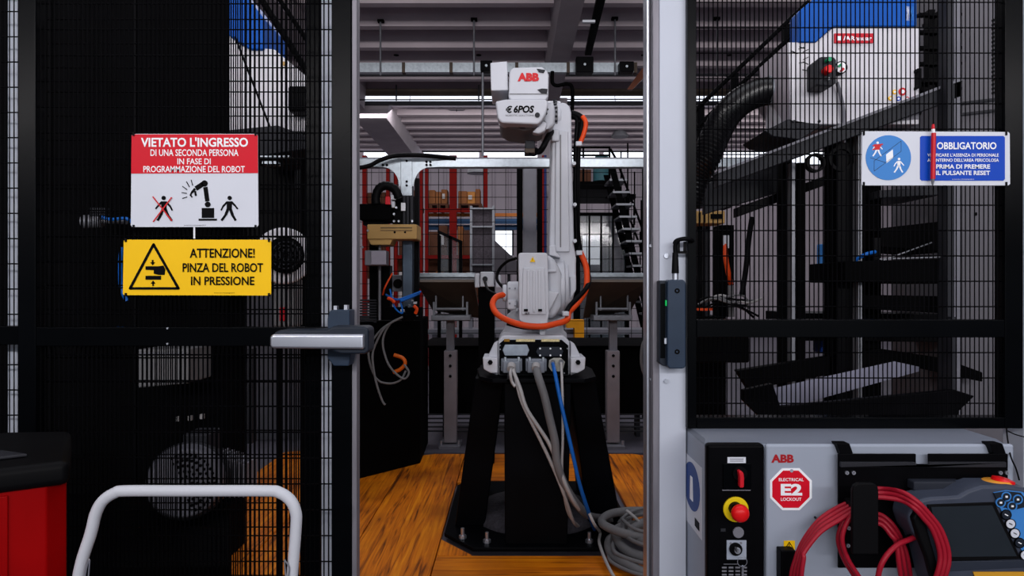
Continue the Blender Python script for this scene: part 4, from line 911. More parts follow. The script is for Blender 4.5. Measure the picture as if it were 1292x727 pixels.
# ------------------------------------------------------------------ CONTROL CABINET
CD = 1.61
cb = thing('control_cabinet', (X(1085, CD), CD+.3, -.028), 'light grey robot control cabinet with black switch panel, lower right', 'cabinet')
ztop = Z(560, CD)
MB().box(X(893.5, CD), X(1280, CD), CD+.012, CD+.35, .05, ztop-.008).build('body', m_cab, cb, bevel=.008)
MB().prism([(X(893.5, CD), CD+.03, ztop-.009), (X(1280, CD), CD+.03, ztop-.009), (X(1276, CD), CD+.05, ztop), (X(897.5, CD), CD+.05, ztop)], (0, .29, 0)).build('top_cover', M('cabinet_top', (104, 110, 122), .35, 0, .1, 2), cb)
MB().pbox(966.5, 561, 1280, 800, CD, .014).build('front_door', m_cab, cb, bevel=.006)
sp = MB().pbox(892.5, 561, 965.5, 800, CD-.012, .03).build('switch_panel', m_black, cb, bevel=.008)
for xx, yy in ((.48, 1.65), (.48, 1.88), (1.1, 1.65), (1.1, 1.88)): MB().box(xx, xx+.06, yy, yy+.06, -.028, .05).build('foot', m_rubber, cb)
Q = CD-.012
MB().pbox(918, 577, 941, 584.5, Q-.001, .001).build('name_label', m_signwhite, cb)
for yy in (579, 581.5): MB().pbox(921, yy, 938, yy+.9, Q-.0016, .0006).build('label_print', m_grey, cb)
rs = MB().pbox(912.5, 585, 948, 619, Q-.004, .006).build('rotary_switch', m_blackgloss, cb, bevel=.0015)
MB().pbox(911.5, 618.3, 947, 619.3, Q-.005, .002).build('plate_edge', m_grey, rs)
MB().pdisc(934, 598, 9, Q-.010, .006, n=28).build('switch_collar', m_ink, rs)
MB().pp([(932, 595), (935, 594), (938.5, 597), (939.5, 604), (939, 616), (933.5, 616), (933.5, 603)], Q-.026, .016).build('red_lever', m_red, rs, bevel=.003)
es = MB().pdisc(929, 643.5, 16, Q-.006, .007, n=40).build('yellow_ring', M('stop_yellow', (226, 196, 14), .45), cb, bevel=.002)
MB().pdisc(930, 644, 8.5, Q-.02, .014, n=28).build('stop_collar', m_ink, es)
MB().lathe([(.010, -.004), (.018, 0), (.0205, .005), (.020, .012), (.015, .019), (.005, .022)], P(932.5, 646.5, Q-.022), axis=(0, -1, 0), n=32).build('stop_mushroom', M('stop_red', (214, 20, 24), .35), es)
MB().pdisc(932, 672.5, 7, Q-.006, .006, n=28).build('grey_button', m_grey, cb, bevel=.0015)
MB().pbox(909.5, 667, 915.5, 671, Q-.0006, .0006).build('button_symbol', m_dgrey, cb)
ks = MB().pbox(917, 682, 942, 706.5, Q-.003, .003).build('key_switch', m_cab, cb, bevel=.001)
MB().pdisc(929, 694, 8, Q-.010, .008, n=28).build('key_collar', m_ink, ks, bevel=.001)
MB().pdisc(931, 695.5, 4, Q-.014, .006, n=20).build('key_barrel', m_alu, ks, bevel=.0008)
MB().pbox(930, 694, 932, 698, Q-.03, .018).build('key', m_steel, ks)
for bx, by in ((922, 686), (935, 685.5)): MB().pdisc(bx, by, 1.5, Q-.0036, .0006, n=12).build('symbol_dot', m_grey, ks)
ring = MB(); pts = [P(936.5+6*math.cos(a), 709+6*math.sin(a), Q-.022) for a in [2*PI*i/14 for i in range(14)]]
ring.tube(pts, .0007, n=6, closed=True, sub=3).tube([P(937, 714, Q-.022), P(937, 722, Q-.02), P(936, 745, Q-.02)], .0025, n=6).build('key_ring', m_alu, tag=('wire key ring and spare key hanging from the key switch', 'key ring'))
for r_i in range(3):
    for c_i in range(4): MB().pbox(911+8.5*c_i, 715.5+4.5*r_i, 917+8.5*c_i, 717.5+4.5*r_i, Q-.0015, .002).build('vent_slot', m_grey, cb, bevel=.0004)
MB().pbox(913, 711.8, 931, 712.4, Q-.001, .001).build('panel_line', m_grey, cb)
ptext('ABB', 973, 573.5, 1001.5, 584, CD, M('logo_red', (160, 20, 30), .5), cb, bold=.06)
e2 = MB().pdisc(998, 617.5, 28.6, CD-.0015, .0015, n=8, a0=PI/8).build('lockout_sticker', m_inkw, cb)
MB().pdisc(998, 617.5, 25.4, CD-.0023, .001, n=8, a0=PI/8).build('red_octagon', m_signred, e2)
MB().pdisc(999, 594.3, 2.1, CD-.0028, .0012, n=14).build('hang_hole', m_cab, e2)
ptext('ELECTRICAL', 982.5, 603.3, 1014, 607.3, CD-.0024, m_inkw, e2, bold=.015)
ptext('E2', 985, 610.5, 1012, 625.3, CD-.0024, m_inkw, e2, bold=.05)
ptext('LOCKOUT', 985, 628, 1011, 632, CD-.0024, m_inkw, e2, bold=.015)
wl = MB().pbox(989, 682.5, 1003, 694, CD-.001, .001).build('warning_label', m_yellow, cb)
mb = MB(); DD, ddk = CD-.0016, DD
tri((996, 684.3), (991, 692.6), (1001, 692.6), .9, mb); mb.pbar((996.6, 686.5), (995.6, 689), .8, DD, .0006).pbar((995.6, 689), (996.4, 691.5), .8, DD, .0006).build('label_triangle', m_ink, wl)
DD = ddk
MB().pbox(985.5, 695, 1004.5, 760, CD-.03, .03).build('door_latch_cover', m_black, cb, bevel=.003)
MB().pdisc(1029, 653.5, 1.5, CD-.003, .004, n=10).build('small_screw', m_dgrey, cb)
# blue sticker on the left flank
xf = X(893.5, CD)-.0005
def side(pts, off, m, nm, par):
    return MB().prism([(xf-off, y, z) for y, z in pts], (-.0008, 0, 0)).build(nm, m, par)
fs_ = side([(1.66, .73), (1.84, .73), (1.84, .905), (1.66, .905)], 0, m_signwhite, 'flank_sticker', cb)
side([(1.75+.075*math.cos(a), .835+.06*math.sin(a)) for a in [2*PI*i/28 for i in range(28)]], .001, M('flank_blue', (20, 60, 130), .45), 'blue_disc', fs_)
side([(1.735, .80), (1.765, .80), (1.76, .86), (1.74, .86)], .002, m_inkw, 'white_pictogram', fs_)
side([(1.68, .745), (1.72, .745), (1.72, .765), (1.68, .765)], .001, m_ink, 'small_print', fs_)
# holder plate for cable and pendant
hp = thing('pendant_holder', P(1165, 717, CD-.02), 'black bent steel holder plate hooked over the front of the cabinet', 'holder')
MB().pp([(1058, 573), (1156, 573), (1156, 587), (1172, 587), (1172, 573), (1272, 573), (1272, 717), (1058, 717)], CD-.022, .006).build('back_plate', m_black, hp, bevel=.0015)
MB().pp([(1061, 583.5), (1155, 583.5), (1158, 589), (1171, 589), (1174, 583.5), (1270, 583.5), (1270, 590), (1061, 590)], CD-.030, .008).build('folded_lip', m_dgrey, hp, bevel=.001)
for a in (1056, 1249): MB().pp([(a, 560), (a+16, 560), (a+21, 574), (a+5, 574)], CD-.018, .03).build('hook_strap', m_black, hp, bevel=.001)
for bx, by in ((1069, 597), (1077.5, 597), (1263, 597), (1271, 597), (1071.5, 667), (1070.5, 689), (1094.5, 689)):
    MB().pring(bx, by, .8, 2.4, CD-.026, .005, n=16).build('screw', m_alu, hp)
MB().pbox(1153, 608, 1216, 620, CD-.05, .03).build('padded_rest', M('rest_grey', (32, 36, 46), .6), hp, bevel=.004)
pts = [(1076, 700)]+[(1076, 620), (1078, 613), (1083, 610), (1103, 610), (1108, 614), (1109, 622), (1109, 700)]
MB().pp(pts, CD-.105, .012).build('hook_front', m_rubber, hp, bevel=.003)
MB().pbox(1084, 640, 1104, 660, CD-.095, .075).build('hook_arm', m_rubber, hp, bevel=.006)
# red cable wound on the hook
rc = thing('red_cable_coil', P(1092, 640, CD-.09), 'red pendant cable wound in loops over the black hook', 'cable')
def red(pts, r=.0052): MB().ptube(pts, r, n=10).build('cable_strand', m_redcable, rc)
for i in range(4):
    o = i*5.5; dd = CD-.032-.013*i
    red([(1085, 629+o*.7, dd), (1060, 639+o, dd), (1035, 655+o, dd-.01), (1015, 680+o, dd-.015), (1004+o*.6, 705, dd-.02), (998+o*.8, 735, dd-.02), (1002+o, 790, dd-.01), (1040, 840, dd)])
for i in range(3):
    o = i*5.5; dd = CD-.040-.016*i
    red([(1090, 617+o, dd), (1115, 617+o, dd-.01), (1138, 621+o, CD-.10), (1156-o*.3, 632+o*.8, CD-.122), (1172-o*.6, 648+o*.6, CD-.125), (1188-o, 670, CD-.126), (1197-o, 700, CD-.128), (1192-o, 728, CD-.128), (1170-o, 780, CD-.11), (1120, 830, dd)])
for i in range(3):
    o = i*6; dd = CD-.035-.014*i
    red([(1095, 648+o, dd), (1112, 650+o, dd), (1128-o*.3, 664+o, dd-.01), (1139-o*.7, 685, dd-.012), (1146-o, 710, dd-.015), (1149-o, 745, dd), (1140-o, 800, dd)])
for i in range(2):
    o = i*5; dd = CD-.06-.02*i
    red([(1088, 636, dd), (1070+o, 650, dd), (1060+o, 668, dd), (1058+o, 685, dd), (1066+o, 708, dd), (1082+o, 735, dd), (1100, 780, dd)])
red([(1158, 677, CD-.085), (1147, 681, CD-.088), (1132, 688, CD-.1), (1118, 702, CD-.11), (1109, 722, CD-.11), (1104, 760, CD-.1)], .0058)
# teach pendant
tp = thing('teach_pendant', P(1240, 740, CD-.1), 'dark grey teach pendant with touch screen resting on the holder', 'pendant')
T0 = CD-.105
MB().pp([(1146, 655), (1149, 642), (1158, 632), (1175, 628), (1210, 626), (1222, 619), (1240, 613), (1275, 613), (1300, 618), (1345, 640), (1352, 720), (1330, 770), (1190, 770), (1176, 735), (1168, 700), (1160, 682), (1152, 672)], T0, .07).build('housing', M('pendant_grey', (58, 64, 78), .45, 0, .08, 30), tp, bevel=.008, seg=3)
MB().pp([(1170, 637), (1255, 634), (1289, 706), (1186, 709)], T0-.003, .006).build('screen_bezel', m_rubber, tp, bevel=.0015)
MB().pp([(1175, 640), (1252, 638), (1283, 702), (1188, 703)], T0-.0045, .003).build('touch_screen', m_screen, tp)
MB().pp([(1152, 655), (1160, 640), (1167, 645), (1172, 672), (1182, 706), (1186, 730), (1178, 735), (1170, 705), (1160, 680)], T0-.012, .02).build('hand_grip', m_rubber, tp, bevel=.005)
MB().pp([(1183, 709), (1292, 707), (1306, 716), (1190, 722)], T0-.004, .006).build('lower_ridge', M('pendant_ridge', (38, 44, 56), .5), tp, bevel=.0015)
MB().pp([(1254, 622), (1270, 619), (1290, 621), (1302, 628), (1304, 700), (1292, 700), (1280, 676), (1266, 650)], T0-.003, .004).build('keypad_film', m_lblue, tp)
MB().pp([(1254, 622.5), (1270, 620), (1288, 622), (1296, 632), (1294, 640), (1282, 643), (1262, 640)], T0-.0045, .003).build('keypad_dark_field', m_lockd, tp)
for cx, cy in ((1270, 627), (1284.5, 630.5), (1263, 634.5), (1277.5, 639)):
    k = MB().pring(cx, cy, 4.7, 6.2, T0-.006, .003, n=22).build('key_ring_print', m_lblue, tp)
    MB().pdisc(cx, cy, 4.6, T0-.007, .003, n=20).build('soft_key', m_lockd, tp, bevel=.0005)
    MB().pbox(cx-1.4, cy-1.2, cx+1.6, cy+1.2, T0-.0076, .0005).build('key_print', m_inkw, tp)
for cx, cy, mm in ((1270, 650, m_lockd), (1275.5, 661.5, m_signwhite), (1281, 673.5, m_signwhite), (1287, 685.5, m_lockd), (1294, 701, m_signwhite)):
    MB().pdisc(cx, cy, 6.6, T0-.0055, .003, n=22).build('key_surround', m_ink, tp)
    MB().pdisc(cx, cy, 5.5, T0-.007, .003, n=20).build('soft_key', mm, tp, bevel=.0005)
    MB().pbar((cx-2, cy-1), (cx+2, cy+1), 1.2, T0-.0078, .0006).build('key_print', m_inkw if mm is m_lockd else m_dgrey, tp)
MB().lathe([(.030, 0), (.030, .008), (.026, .012)], P(1256, 613, T0+.04), axis=(0, .0, 1), n=32).build('stop_ring', M('stop_ring_orange', (222, 150, 50), .5), tp)
MB().lathe([(.018, 0), (.024, .006), (.022, .016), (.01, .019)], P(1264, 613, T0+.045), axis=(.25, 0, 1), n=28).build('stop_button', MATS['stop_red'], tp)
MB().pp([(1228, 722), (1292, 722), (1302, 745), (1236, 747)], T0-.003, .004).build('yellow_label', M('label_ochre', (206, 150, 40), .5), tp)
for k in range(5): MB().cyl(P(1144+3*k, 680.5-1.2*k, T0+.028), P(1145.2+3*k, 680-1.2*k, T0+.028), .0085-.0004*k, n=12).build('cable_boot_ring', m_rubber, tp)
MB().ptube([(1270, 541, 1.772), (1271, 552, 1.70), (1275, 575, 1.60), (1282, 592, 1.60), (1286, 606, 1.6)], .0018, n=6).ptube([(1270, 543, 1.772), (1280, 548, 1.7), (1298, 553, 1.7)], .0014, n=6).build('thin_black_wire', m_rubber, tag=('thin black wire hanging from the fence corner by the cabinet', 'wire'))

# ------------------------------------------------------------------ HAND CART HANDLE
HD = 1.2
hc = thing('hand_cart', (X(240, HD), HD+.12, -.028), 'white tubular push handle of a small hand cart in front of the gate', 'cart')
MB().tube([P(90, 860, HD), P(98, 735, HD), P(115, 672, HD), P(121, 648, HD), P(130, 632, HD), P(145, 622, HD), P(160, 619.5, HD), P(240, 619.5, HD), P(335, 619.5, HD), P(352, 621.5, HD), P(366, 631, HD), P(373, 646, HD), P(373.5, 665, HD), P(368, 735, HD), P(358, 860, HD)], .0098, n=14).build('push_handle', m_white, hc)
zz = .16
for a, b in (((90, 860)), ((358, 860))): 
    p = P(a, b, HD); MB().cyl(p, (p.x-.0, HD+.02, zz), .0098, n=12).build('handle_leg', m_white, hc)
MB().box(X(100, HD), X(378, HD), HD-.02, HD+.38, zz-.04, zz).build('platform', m_dgrey, hc, bevel=.006)
for a in (120, 350):
    for yy in (HD+.03, HD+.33):
        MB().cyl((X(a, HD)-.012, yy, .022), (X(a, HD)+.012, yy, .022), .05, n=18).build('castor', m_rubber, hc)
        MB().box(X(a, HD)-.02, X(a, HD)+.02, yy-.02, yy+.02, .05, zz-.04).build('castor_fork', m_steel, hc)
for a, s in ((108, 1), (364, -1)):
    MB().tube([P(a-2, 735, HD-.012), P(a+1, 718, HD-.012), P(a+4*s, 708, HD-.012), P(a+5*s, 709, HD-.012), P(a+3*s, 735, HD-.012)], .0012, n=6).build('wire_clip', m_alu, hc)

# ------------------------------------------------------------------ RED TOOL TROLLEY
C0 = Vector((X(84, 1.24), 1.24, 0)); vs_ = (Vector((X(84, 1.62), 1.62, 0))-C0); vs_ = vs_.normalized(); vf = Vector((-vs_.y, vs_.x, 0))   # side runs away, front runs left and nearer
tt = thing('tool_trolley', (C0.x-.2, C0.y, -.028), 'red tool trolley with a black moulded top at the lower left edge', 'trolley')
def tq(f, s_, z): return C0+vf*f+vs_*s_+Vector((0, 0, z))
MB().prism([tq(0, .03, 0), tq(.03, 0, 0), tq(.70, 0, 0), tq(.70, .34, 0), tq(0, .34, 0)], (0, 0, 1.0)).build('body', m_redcab, tt, bevel=.003)
MB().prism([tq(.085, -.004, .1), tq(.69, -.004, .1), tq(.69, .004, .1), tq(.085, .004, .1)], (0, 0, .88)).build('drawer_column', m_redcab, tt, bevel=.002)
MB().prism([tq(-.005, -.01, .985), tq(.73, -.02, .985), tq(.73, .36, .985), tq(.1, .36, .985), tq(-.01, .3, .985)], (0, 0, .045)).build('moulded_top', m_rubber, tt, bevel=.014, seg=3)
MB().prism([tq(.06, .06, 1.031), tq(.6, .04, 1.031), tq(.6, .10, 1.031), tq(.1, .12, 1.031)], (0, 0, .006)).build('top_ridge', m_dgrey, tt, bevel=.002)
for z in (.92, .86, .80, .74): MB().prism([tq(.115, -.006, z), tq(.119, -.006, z), tq(.119, 0, z), tq(.115, 0, z)], (0, 0, .016)).build('keyhole_slot', m_ink, tt)
for f_, s_ in ((.08, .06), (.62, .06), (.08, .28), (.62, .28)):
    a = tq(f_, s_, .012); MB().cyl(a-vf*.02, a+vf*.02, .04, n=16).build('castor', m_rubber, tt)

# ================================================================== RIGHT MACHINE BEHIND THE PANEL
ED = 3.0
mk = M('press_white', (206, 204, 210), .45, 0, .04, 4)
pm = thing('white_press_housing', P(1080, 157, ED+.1), 'white machine housing with blue lid and red name plate behind the right mesh', 'machine')
MB().pp([(995, 53), (1028, 53), (1052, 34), (1160, 34), (1160, 157), (998, 157)], ED, .3).build('housing', mk, pm, bevel=.006)
MB().prism([P(995, 53, ED+.005), P(995, 157, ED+.005), P(975, 163, ED+.3), P(957, 140, ED+.3), P(957, 87, ED+.3)], (.02, .05, 0)).build('side_panel', M('press_white_shaded', (186, 178, 186), .5), pm)  # side face: shade put into the colour as a greyer white
lid = MB().pp([(1008, 14), (1034, -8), (1052, -18), (1157, -18), (1157, 33), (1052, 33), (1030, 53), (1008, 53)], ED-.012, .10).build('blue_lid', m_blue, pm, bevel=.006)
ptext('NXM', 1142, 8, 1147, 26, ED-.012, m_inkw, lid); ptext('MAX', 1149, 8, 1153, 26, ED-.012, m_lblue, lid)
npl = MB().pbox(1053, 42, 1102, 54, ED-.008, .008).build('name_plate', M('plate_red', (190, 10, 36), .45), pm)
MB().pbox(1057, 45.5, 1062, 51, ED-.0095, .001).build('square_mark', m_inkw, npl)
ptext('/ARnnuar', 1064, 45.5, 1100, 51.2, ED-.009, m_inkw, npl, bold=.03)
MB().pp([(1075, 156), (1166, 133), (1166, 129), (1160, 128), (1160, 150), (1085, 157)], ED-.005, .02).build('lower_edge', m_grey, pm)
pb = MB().pp([(1030, 76), (1036, 71), (1052, 71), (1056, 75), (1056, 104), (1050, 109), (1030, 108)], ED-.10, .1).build('control_box', m_dgrey, pm, bevel=.008)
MB().pdisc(1047, 74.5, 2.8, ED-.13, .04, n=16).build('green_button', m_green, pb)
MB().pdisc(1047, 86.5, 5.2, ED-.14, .05, n=20).build('red_button', MATS['stop_red'], pb, bevel=.004)
MB().pdisc(1045.5, 99, 2, ED-.115, .02, n=12).build('small_button', m_steel, pb)
gg = MB().pdisc(1061.5, 85, 8, ED-.03, .03, n=28).build('gauge', m_ink, pm)
MB().pdisc(1061.5, 85, 6.6, ED-.034, .006, n=28).build('gauge_face', m_inkw, gg)
MB().pbar((1058, 84), (1062, 81), 3, ED-.04, .005).build('green_sector', m_green, gg); MB().pbar((1061, 90), (1065, 86), 3, ED-.04, .005).build('red_sector', m_red, gg)
MB().ptube([(1056, 104, ED-.03), (1060, 118, ED-.02), (1064, 138, ED-.02), (1065, 160, ED-.02), (1066, 180, ED-.02)], .008, n=8).build('control_cable', m_grey, pm)
for bx, by, r, mm in ((1139, 115.5, 5, m_red), (1129, 116, 2.8, m_yellow), (1124, 124, 2.8, m_yellow), (1134, 124.5, 2.8, m_signblue), (1145, 124.5, 2.6, m_red), (1154, 123.5, 2.6, m_red), (1129, 133, 2.6, m_signblue), (1148, 130.5, 2.6, m_red)):
    q = MB().pdisc(bx, by, r, ED-.004, .004, n=18).build('safety_sticker', mm, pm)
    MB().pdisc(bx, by, r*.5, ED-.006, .003, n=12).build('sticker_centre', m_inkw, q)
for bx, by in ((1002, 153), (1034, 153)): MB().pdisc(bx, by, 1.8, ED-.006, .008, n=10).build('bolt', m_dgrey, pm)
random.seed(2)
for k in range(9):
    x0, y0 = (998+random.random()*16, 56+random.random()*10) if k < 4 else (1008+random.random()*12, 70+random.random()*20)
    MB().pbar((x0, y0), (x0+7, y0+random.uniform(-4, 6)), .8, ED-.003, .003).build('handwritten_mark', m_ink, pm)
for k in range(3): MB().pbar((961+4*k, 84+random.random()*4), (968+4*k, 88+random.random()*5), 1, ED+.29, .003).build('handwritten_mark', m_copper, pm)
MB().pbox(1165, 30, 1166.5, 34, ED, .01).build('clip', m_ink, pm)
MB().pp([(1158, 86), (1163, 86), (1163, 110), (1158, 112), (1158, 108), (1160, 107), (1160, 90), (1158, 90)], ED-.03, .05).build('door_pull', m_ink, pm, bevel=.002)
# duct
MB().ptube([(976, 114, 3.22), (955, 118, 3.18), (935, 128, 3.12), (916, 146, 3.06), (903, 170, 3.02), (890, 200, 3.0), (876, 226, 3.0), (868, 260, 3.0)], .058, n=18, sub=14, ripple=.12).build('corrugated_duct', M('duct_black', (9, 9, 11), .3, spec=.4), tag=('thick black corrugated duct curving down from the white housing', 'duct'))
MB().cyl(P(969, 114, 3.2), P(974, 114, 3.2), .066, n=24).build('duct_clamp', m_galv, tag=('bright clamp ring joining the black duct to the housing', 'clamp'))
# tray under the housing and inclined conveyor beams
t = thing('inclined_conveyor', (X(1100, 3.1), 3.1, -.028), 'dark grey inclined conveyor beam rising to the right behind the mesh', 'conveyor')
MB().pp([(905, 216), (1214, 100), (1214, 122), (905, 236)], 2.95, .06).build('side_beam', m_dgrey, t, bevel=.004)
MB().pp([(905, 216), (1214, 98), (1214, 101.5), (905, 219)], 2.94, .09).build('beam_flange', m_grey, t)
MB().pp([(930, 262), (1240, 150), (1240, 162), (930, 274)], 3.3, .06).build('side_beam', m_black, t, bevel=.004)
MB().pp([(890, 232), (1000, 196), (1000, 238), (890, 270)], 3.35, .06).build('end_plate', m_dgrey, t, bevel=.004)
MB().pp([(965, 165), (995, 150), (1040, 157), (1010, 176), (975, 172)], 3.0, .3).build('drip_tray', m_dgrey, t, bevel=.004)
for a, b, d, mm in ((986, 998, 3.2, m_blackmatt), (999, 1005, 3.15, m_steel), (1006, 1016, 3.2, m_blackmatt), (1047, 1056, 3.1, m_blackmatt), (1057, 1082, 3.05, m_black), (1083, 1088, 3.0, m_steel), (1090, 1112, 3.3, m_blackmatt), (1194, 1203, 2.9, m_dgrey), (1204, 1212, 2.95, m_grey)):
    MB().box(X(a, d), X(b, d), d, d+.06, -.028, Z(-30 if a > 1150 else 205 if a < 1040 else 165, d)).build('column', mm, t, bevel=.002)
MB().pring(1062, 200, 12, 16, 3.04, .03).build('pulley', m_black, t); MB().pring(1030, 205, 9, 12, 3.0, .03).build('pulley', m_black, t)
# low black base boxes
MB().pbox(880, 425, 946, 458, 3.4, .5).build('low_black_case', m_blackmatt, bevel=.01, tag=('low black machine case at the left foot of the right machine', 'case'))
k = thing('black_frame_rack', P(1188, 116, 3.15), 'black slatted frame beside the white housing', 'frame')
for a in (1172, 1186): MB().pbox(a, 12, a+8, 116, 3.15, .04).build('upright', m_black, k)
for by in (16, 38, 58, 78, 100, 110): MB().pbox(1160, by, 1214, by+3.5, 3.12, .03).build('slat', m_black, k)
MB().pbox(1160, 100, 1205, 116, 3.16, .1).build('lower_box', m_blackmatt, k)
# switchgear cabinet on the far right
sc = thing('grey_switchgear', (X(1245, 3.2), 3.3, -.028), 'tall grey electrical enclosure with louvres behind the right fence edge', 'enclosure')
m_sg = M('enclosure_grey', (92, 90, 96), .55, 0, .06, 3)
MB().box(X(1214, 3.2), X(1420, 3.2), 3.2, 3.8, -.028, 2.9).build('enclosure_body', m_sg, sc, bevel=.006)
for k_ in range(18): MB().pp([(1253, 24+5.4*k_), (1268, 20+5.4*k_), (1268, 22.6+5.4*k_), (1253, 26.6+5.4*k_)], 3.19, .012).build('louvre', m_ink, sc)
for k_ in range(2): MB().pp([(1200, 130+14*k_), (1268, 122+14*k_), (1268, 125+14*k_), (1200, 133+14*k_)], 3.18, .01).build('door_seam', m_dgrey, sc)
MB().pbox(1231, 268, 1233, 272, 3.19, .01).build('small_lock', m_ink, sc)
# trays / chutes stacked
ck = thing('black_chute_stack', (X(1120, 3.0), 3.2, -.028), 'stack of black steel chutes leaning behind the right mesh', 'chute')
for pts, d, mm in (([(1110, 288), (1199, 278), (1199, 318), (1112, 312)], 3.1, m_blackmatt), ([(1066, 330), (1200, 326), (1200, 358), (1066, 356)], 2.95, m_blackmatt),
                   ([(1088, 372), (1200, 374), (1200, 396), (1088, 390)], 3.0, m_blackmatt), ([(1110, 240), (1188, 236), (1188, 246), (1110, 250)], 3.2, m_dgrey),
                   ([(1000, 395), (1200, 397), (1200, 432), (1000, 430)], 3.25, m_black)):
    MB().pp(pts, d, .35).build('chute', mm, ck, bevel=.004)
MB().pbar((1110, 330), (1176, 306), 1.4, 3.08, .006).pbar((1110, 327), (1197, 324), 1.2, 2.94, .006).build('bright_edge', m_steel, ck)
MB().ptube([(1080, 328, 2.93), (1092, 321, 2.9), (1104, 318, 2.92)], .008, n=8).build('blue_hose', m_bcable, ck)
for a in (1084, 1198): MB().box(X(a, 3.2), X(a+5, 3.2), 3.2, 3.26, -.028, Z(240, 3.2)).build('upright', m_black, ck)
MB().pbox(1103, 300, 1112, 330, 2.96, .05).build('side_bracket', m_black, ck, bevel=.003)
# pale wall parts seen between
lw = thing('belt_table', (X(1080, 2.9), 3.0, -.028), 'low tilted belt table with a pale belt below the middle rail on the right', 'conveyor')
MB().prism([P(966, 492, 2.75), P(1128, 456, 3.05), P(1160, 463, 3.05), P(980, 512, 2.75)], (0, 0, -.02)).build('pale_belt', M('belt_pale', (120, 120, 136), .5, 0, .06), lw)
MB().pp([(938, 492), (975, 484), (985, 513), (1205, 492), (1230, 500), (1205, 524), (960, 528), (938, 506)], 2.72, .03).build('near_side', m_black, lw, bevel=.004)
MB().pp([(930, 468), (1110, 440), (1190, 452), (1240, 470), (1240, 482), (1165, 466), (1128, 458), (945, 492)], 3.1, .05).build('far_side', m_blackmatt, lw, bevel=.004)
for a in (960, 1190): MB().box(X(a, 2.8), X(a+10, 2.8), 2.75, 2.82, -.028, Z(505, 2.8)).build('leg', m_black, lw)
MB().pbox(1200, 400, 1207, 520, 2.85, .04).build('support_strut', m_dgrey, lw)
MB().pbox(1036, 426, 1062, 446, 3.4, .1).build('blue_motor_cover', M('deep_blue', (20, 60, 140), .5), bevel=.01, tag=('dark blue motor cover below the middle rail on the right', 'motor'))
MB().pbox(1035, 308, 1040, 342, 4.2, .05).build('light_blue_actuator', m_lblue, bevel=.004, tag=('small light blue actuator seen through the right mesh', 'actuator'))
# second gripper station seen through the right mesh
g2 = thing('second_gripper_station', (X(900, 4.4), 4.4, -.028), 'second black station with a slotted tan block behind the right mesh', 'machine')
MB().box(X(872, 4.4), X(916, 4.4), 4.4, 4.8, -.028, Z(400, 4.4)).build('base_cabinet', m_blackmatt, g2)
MB().pbox(874, 266, 915, 282, 4.3, .2).build('clamp_block', m_gold, g2, bevel=.006)
for a in (876, 882, 888): MB().pbox(a, 268, a+2, 281, 4.29, .01).build('clamp_slot', m_ink, g2)
MB().pbox(897, 270, 911, 276, 4.29, .01).build('clamp_window', m_ink, g2)
MB().pbox(900, 222, 924, 262, 4.45, .15).build('slide_housing', m_blackmatt, g2, bevel=.008)
MB().pbox(908, 284, 926, 400, 4.5, .15).build('guide_column', m_blackmatt, g2)
for a in (880, 890): MB().pbox(a, 284, a+6, 400, 4.5, .1).build('guide_column', m_black if a == 880 else m_dgrey, g2)
MB().ptube([(905, 225, 4.4), (902, 235, 4.38), (907, 250, 4.38), (905, 262, 4.4)], .012, n=8).build('copper_hose', m_copper, g2)
MB().ptube([(916, 300, 4.4), (915, 320, 4.35), (919, 345, 4.35), (922, 358, 4.4)], .016, n=8).build('orange_hose', m_orange, g2)
MB().pbox(913, 297, 920, 313, 4.36, .03).build('white_fitting', m_white, g2)
MB().ptube([(922, 360, 4.4), (923, 400, 4.4)], .02, n=8, sub=1).build('pale_pipe', m_gcable, g2)
random.seed(9)
for k_ in range(9):
    a, b = random.uniform(880, 900), random.uniform(374, 392)
    MB().ptube([(a, b, 4.3), (a+15, b-random.uniform(2, 10), 4.25), (a+30+random.random()*20, b+random.uniform(-8, 8), 4.2), (a+45+random.random()*20, b+random.uniform(0, 10), 4.25)], .007, n=6).build('loose_hose', random.choice([m_gcable, m_wcable, m_rubber, m_rubber]), g2)
MB().pbox(880, 389, 899, 392, 4.28, .02).build('orange_tag', m_orange, g2)
MB().ptube([(936, 372, 4.0), (941, 340, 4.0), (945, 300, 4.0), (949, 274, 4.0)], .016, n=8).build('black_rod', m_rubber, tag=('slender black rod leaning in front of the pale wall on the right', 'rod'))
# near steel stair rails crossing the upper right
nr = thing('near_stair_rail', P(940, 100, 3.9), 'pair of black sloping handrails above the corrugated duct', 'handrail')
for o in (0, 24, 42): MB().cyl(P(870, 146+o, 3.9), P(1020, 2+o*.9, 3.9), .012, n=8).build('rail', m_blackmatt, nr)
for a, b in ((884, 133), (928, 92), (993, 30)): MB().pbox(a-4, b, a+4, b+55, 3.9, .03).build('rail_post', m_blackmatt, nr)

# ================================================================== LEFT MACHINE BEHIND THE GATE
bkt = thing('black_machine_cabinet', (X(150, 3.4), 3.6, -.028), 'huge black machine cabinet filling the area behind the gate', 'cabinet')
MB().box(X(-420, 3.4), X(288, 3.4), 3.4, 3.62, -.028, 3.6).build('cabinet_body', m_blackmatt, bkt, bevel=.01)
for a in (-200, -60, 62, 170): MB().box(X(a, 3.39), X(a+2, 3.39), 3.385, 3.4, .1, 3.5).build('door_gap', m_ink, bkt)
MB().prism([(X(-420, 3.0), 2.5, 0), (X(291, 2.5), 2.5, 0), (X(291, 3.38), 3.38, 0), (X(-420, 3.0), 3.38, 0)], (0, 0, .33)).build('black_machine_plinth', m_blackmatt, bevel=.01, tag=('low black plinth the fan motor stands on behind the gate', 'plinth'))
lm = thing('left_press_housing', P(335, 168, 3.1), 'white machine housing with blue hood seen through the gate mesh', 'machine')
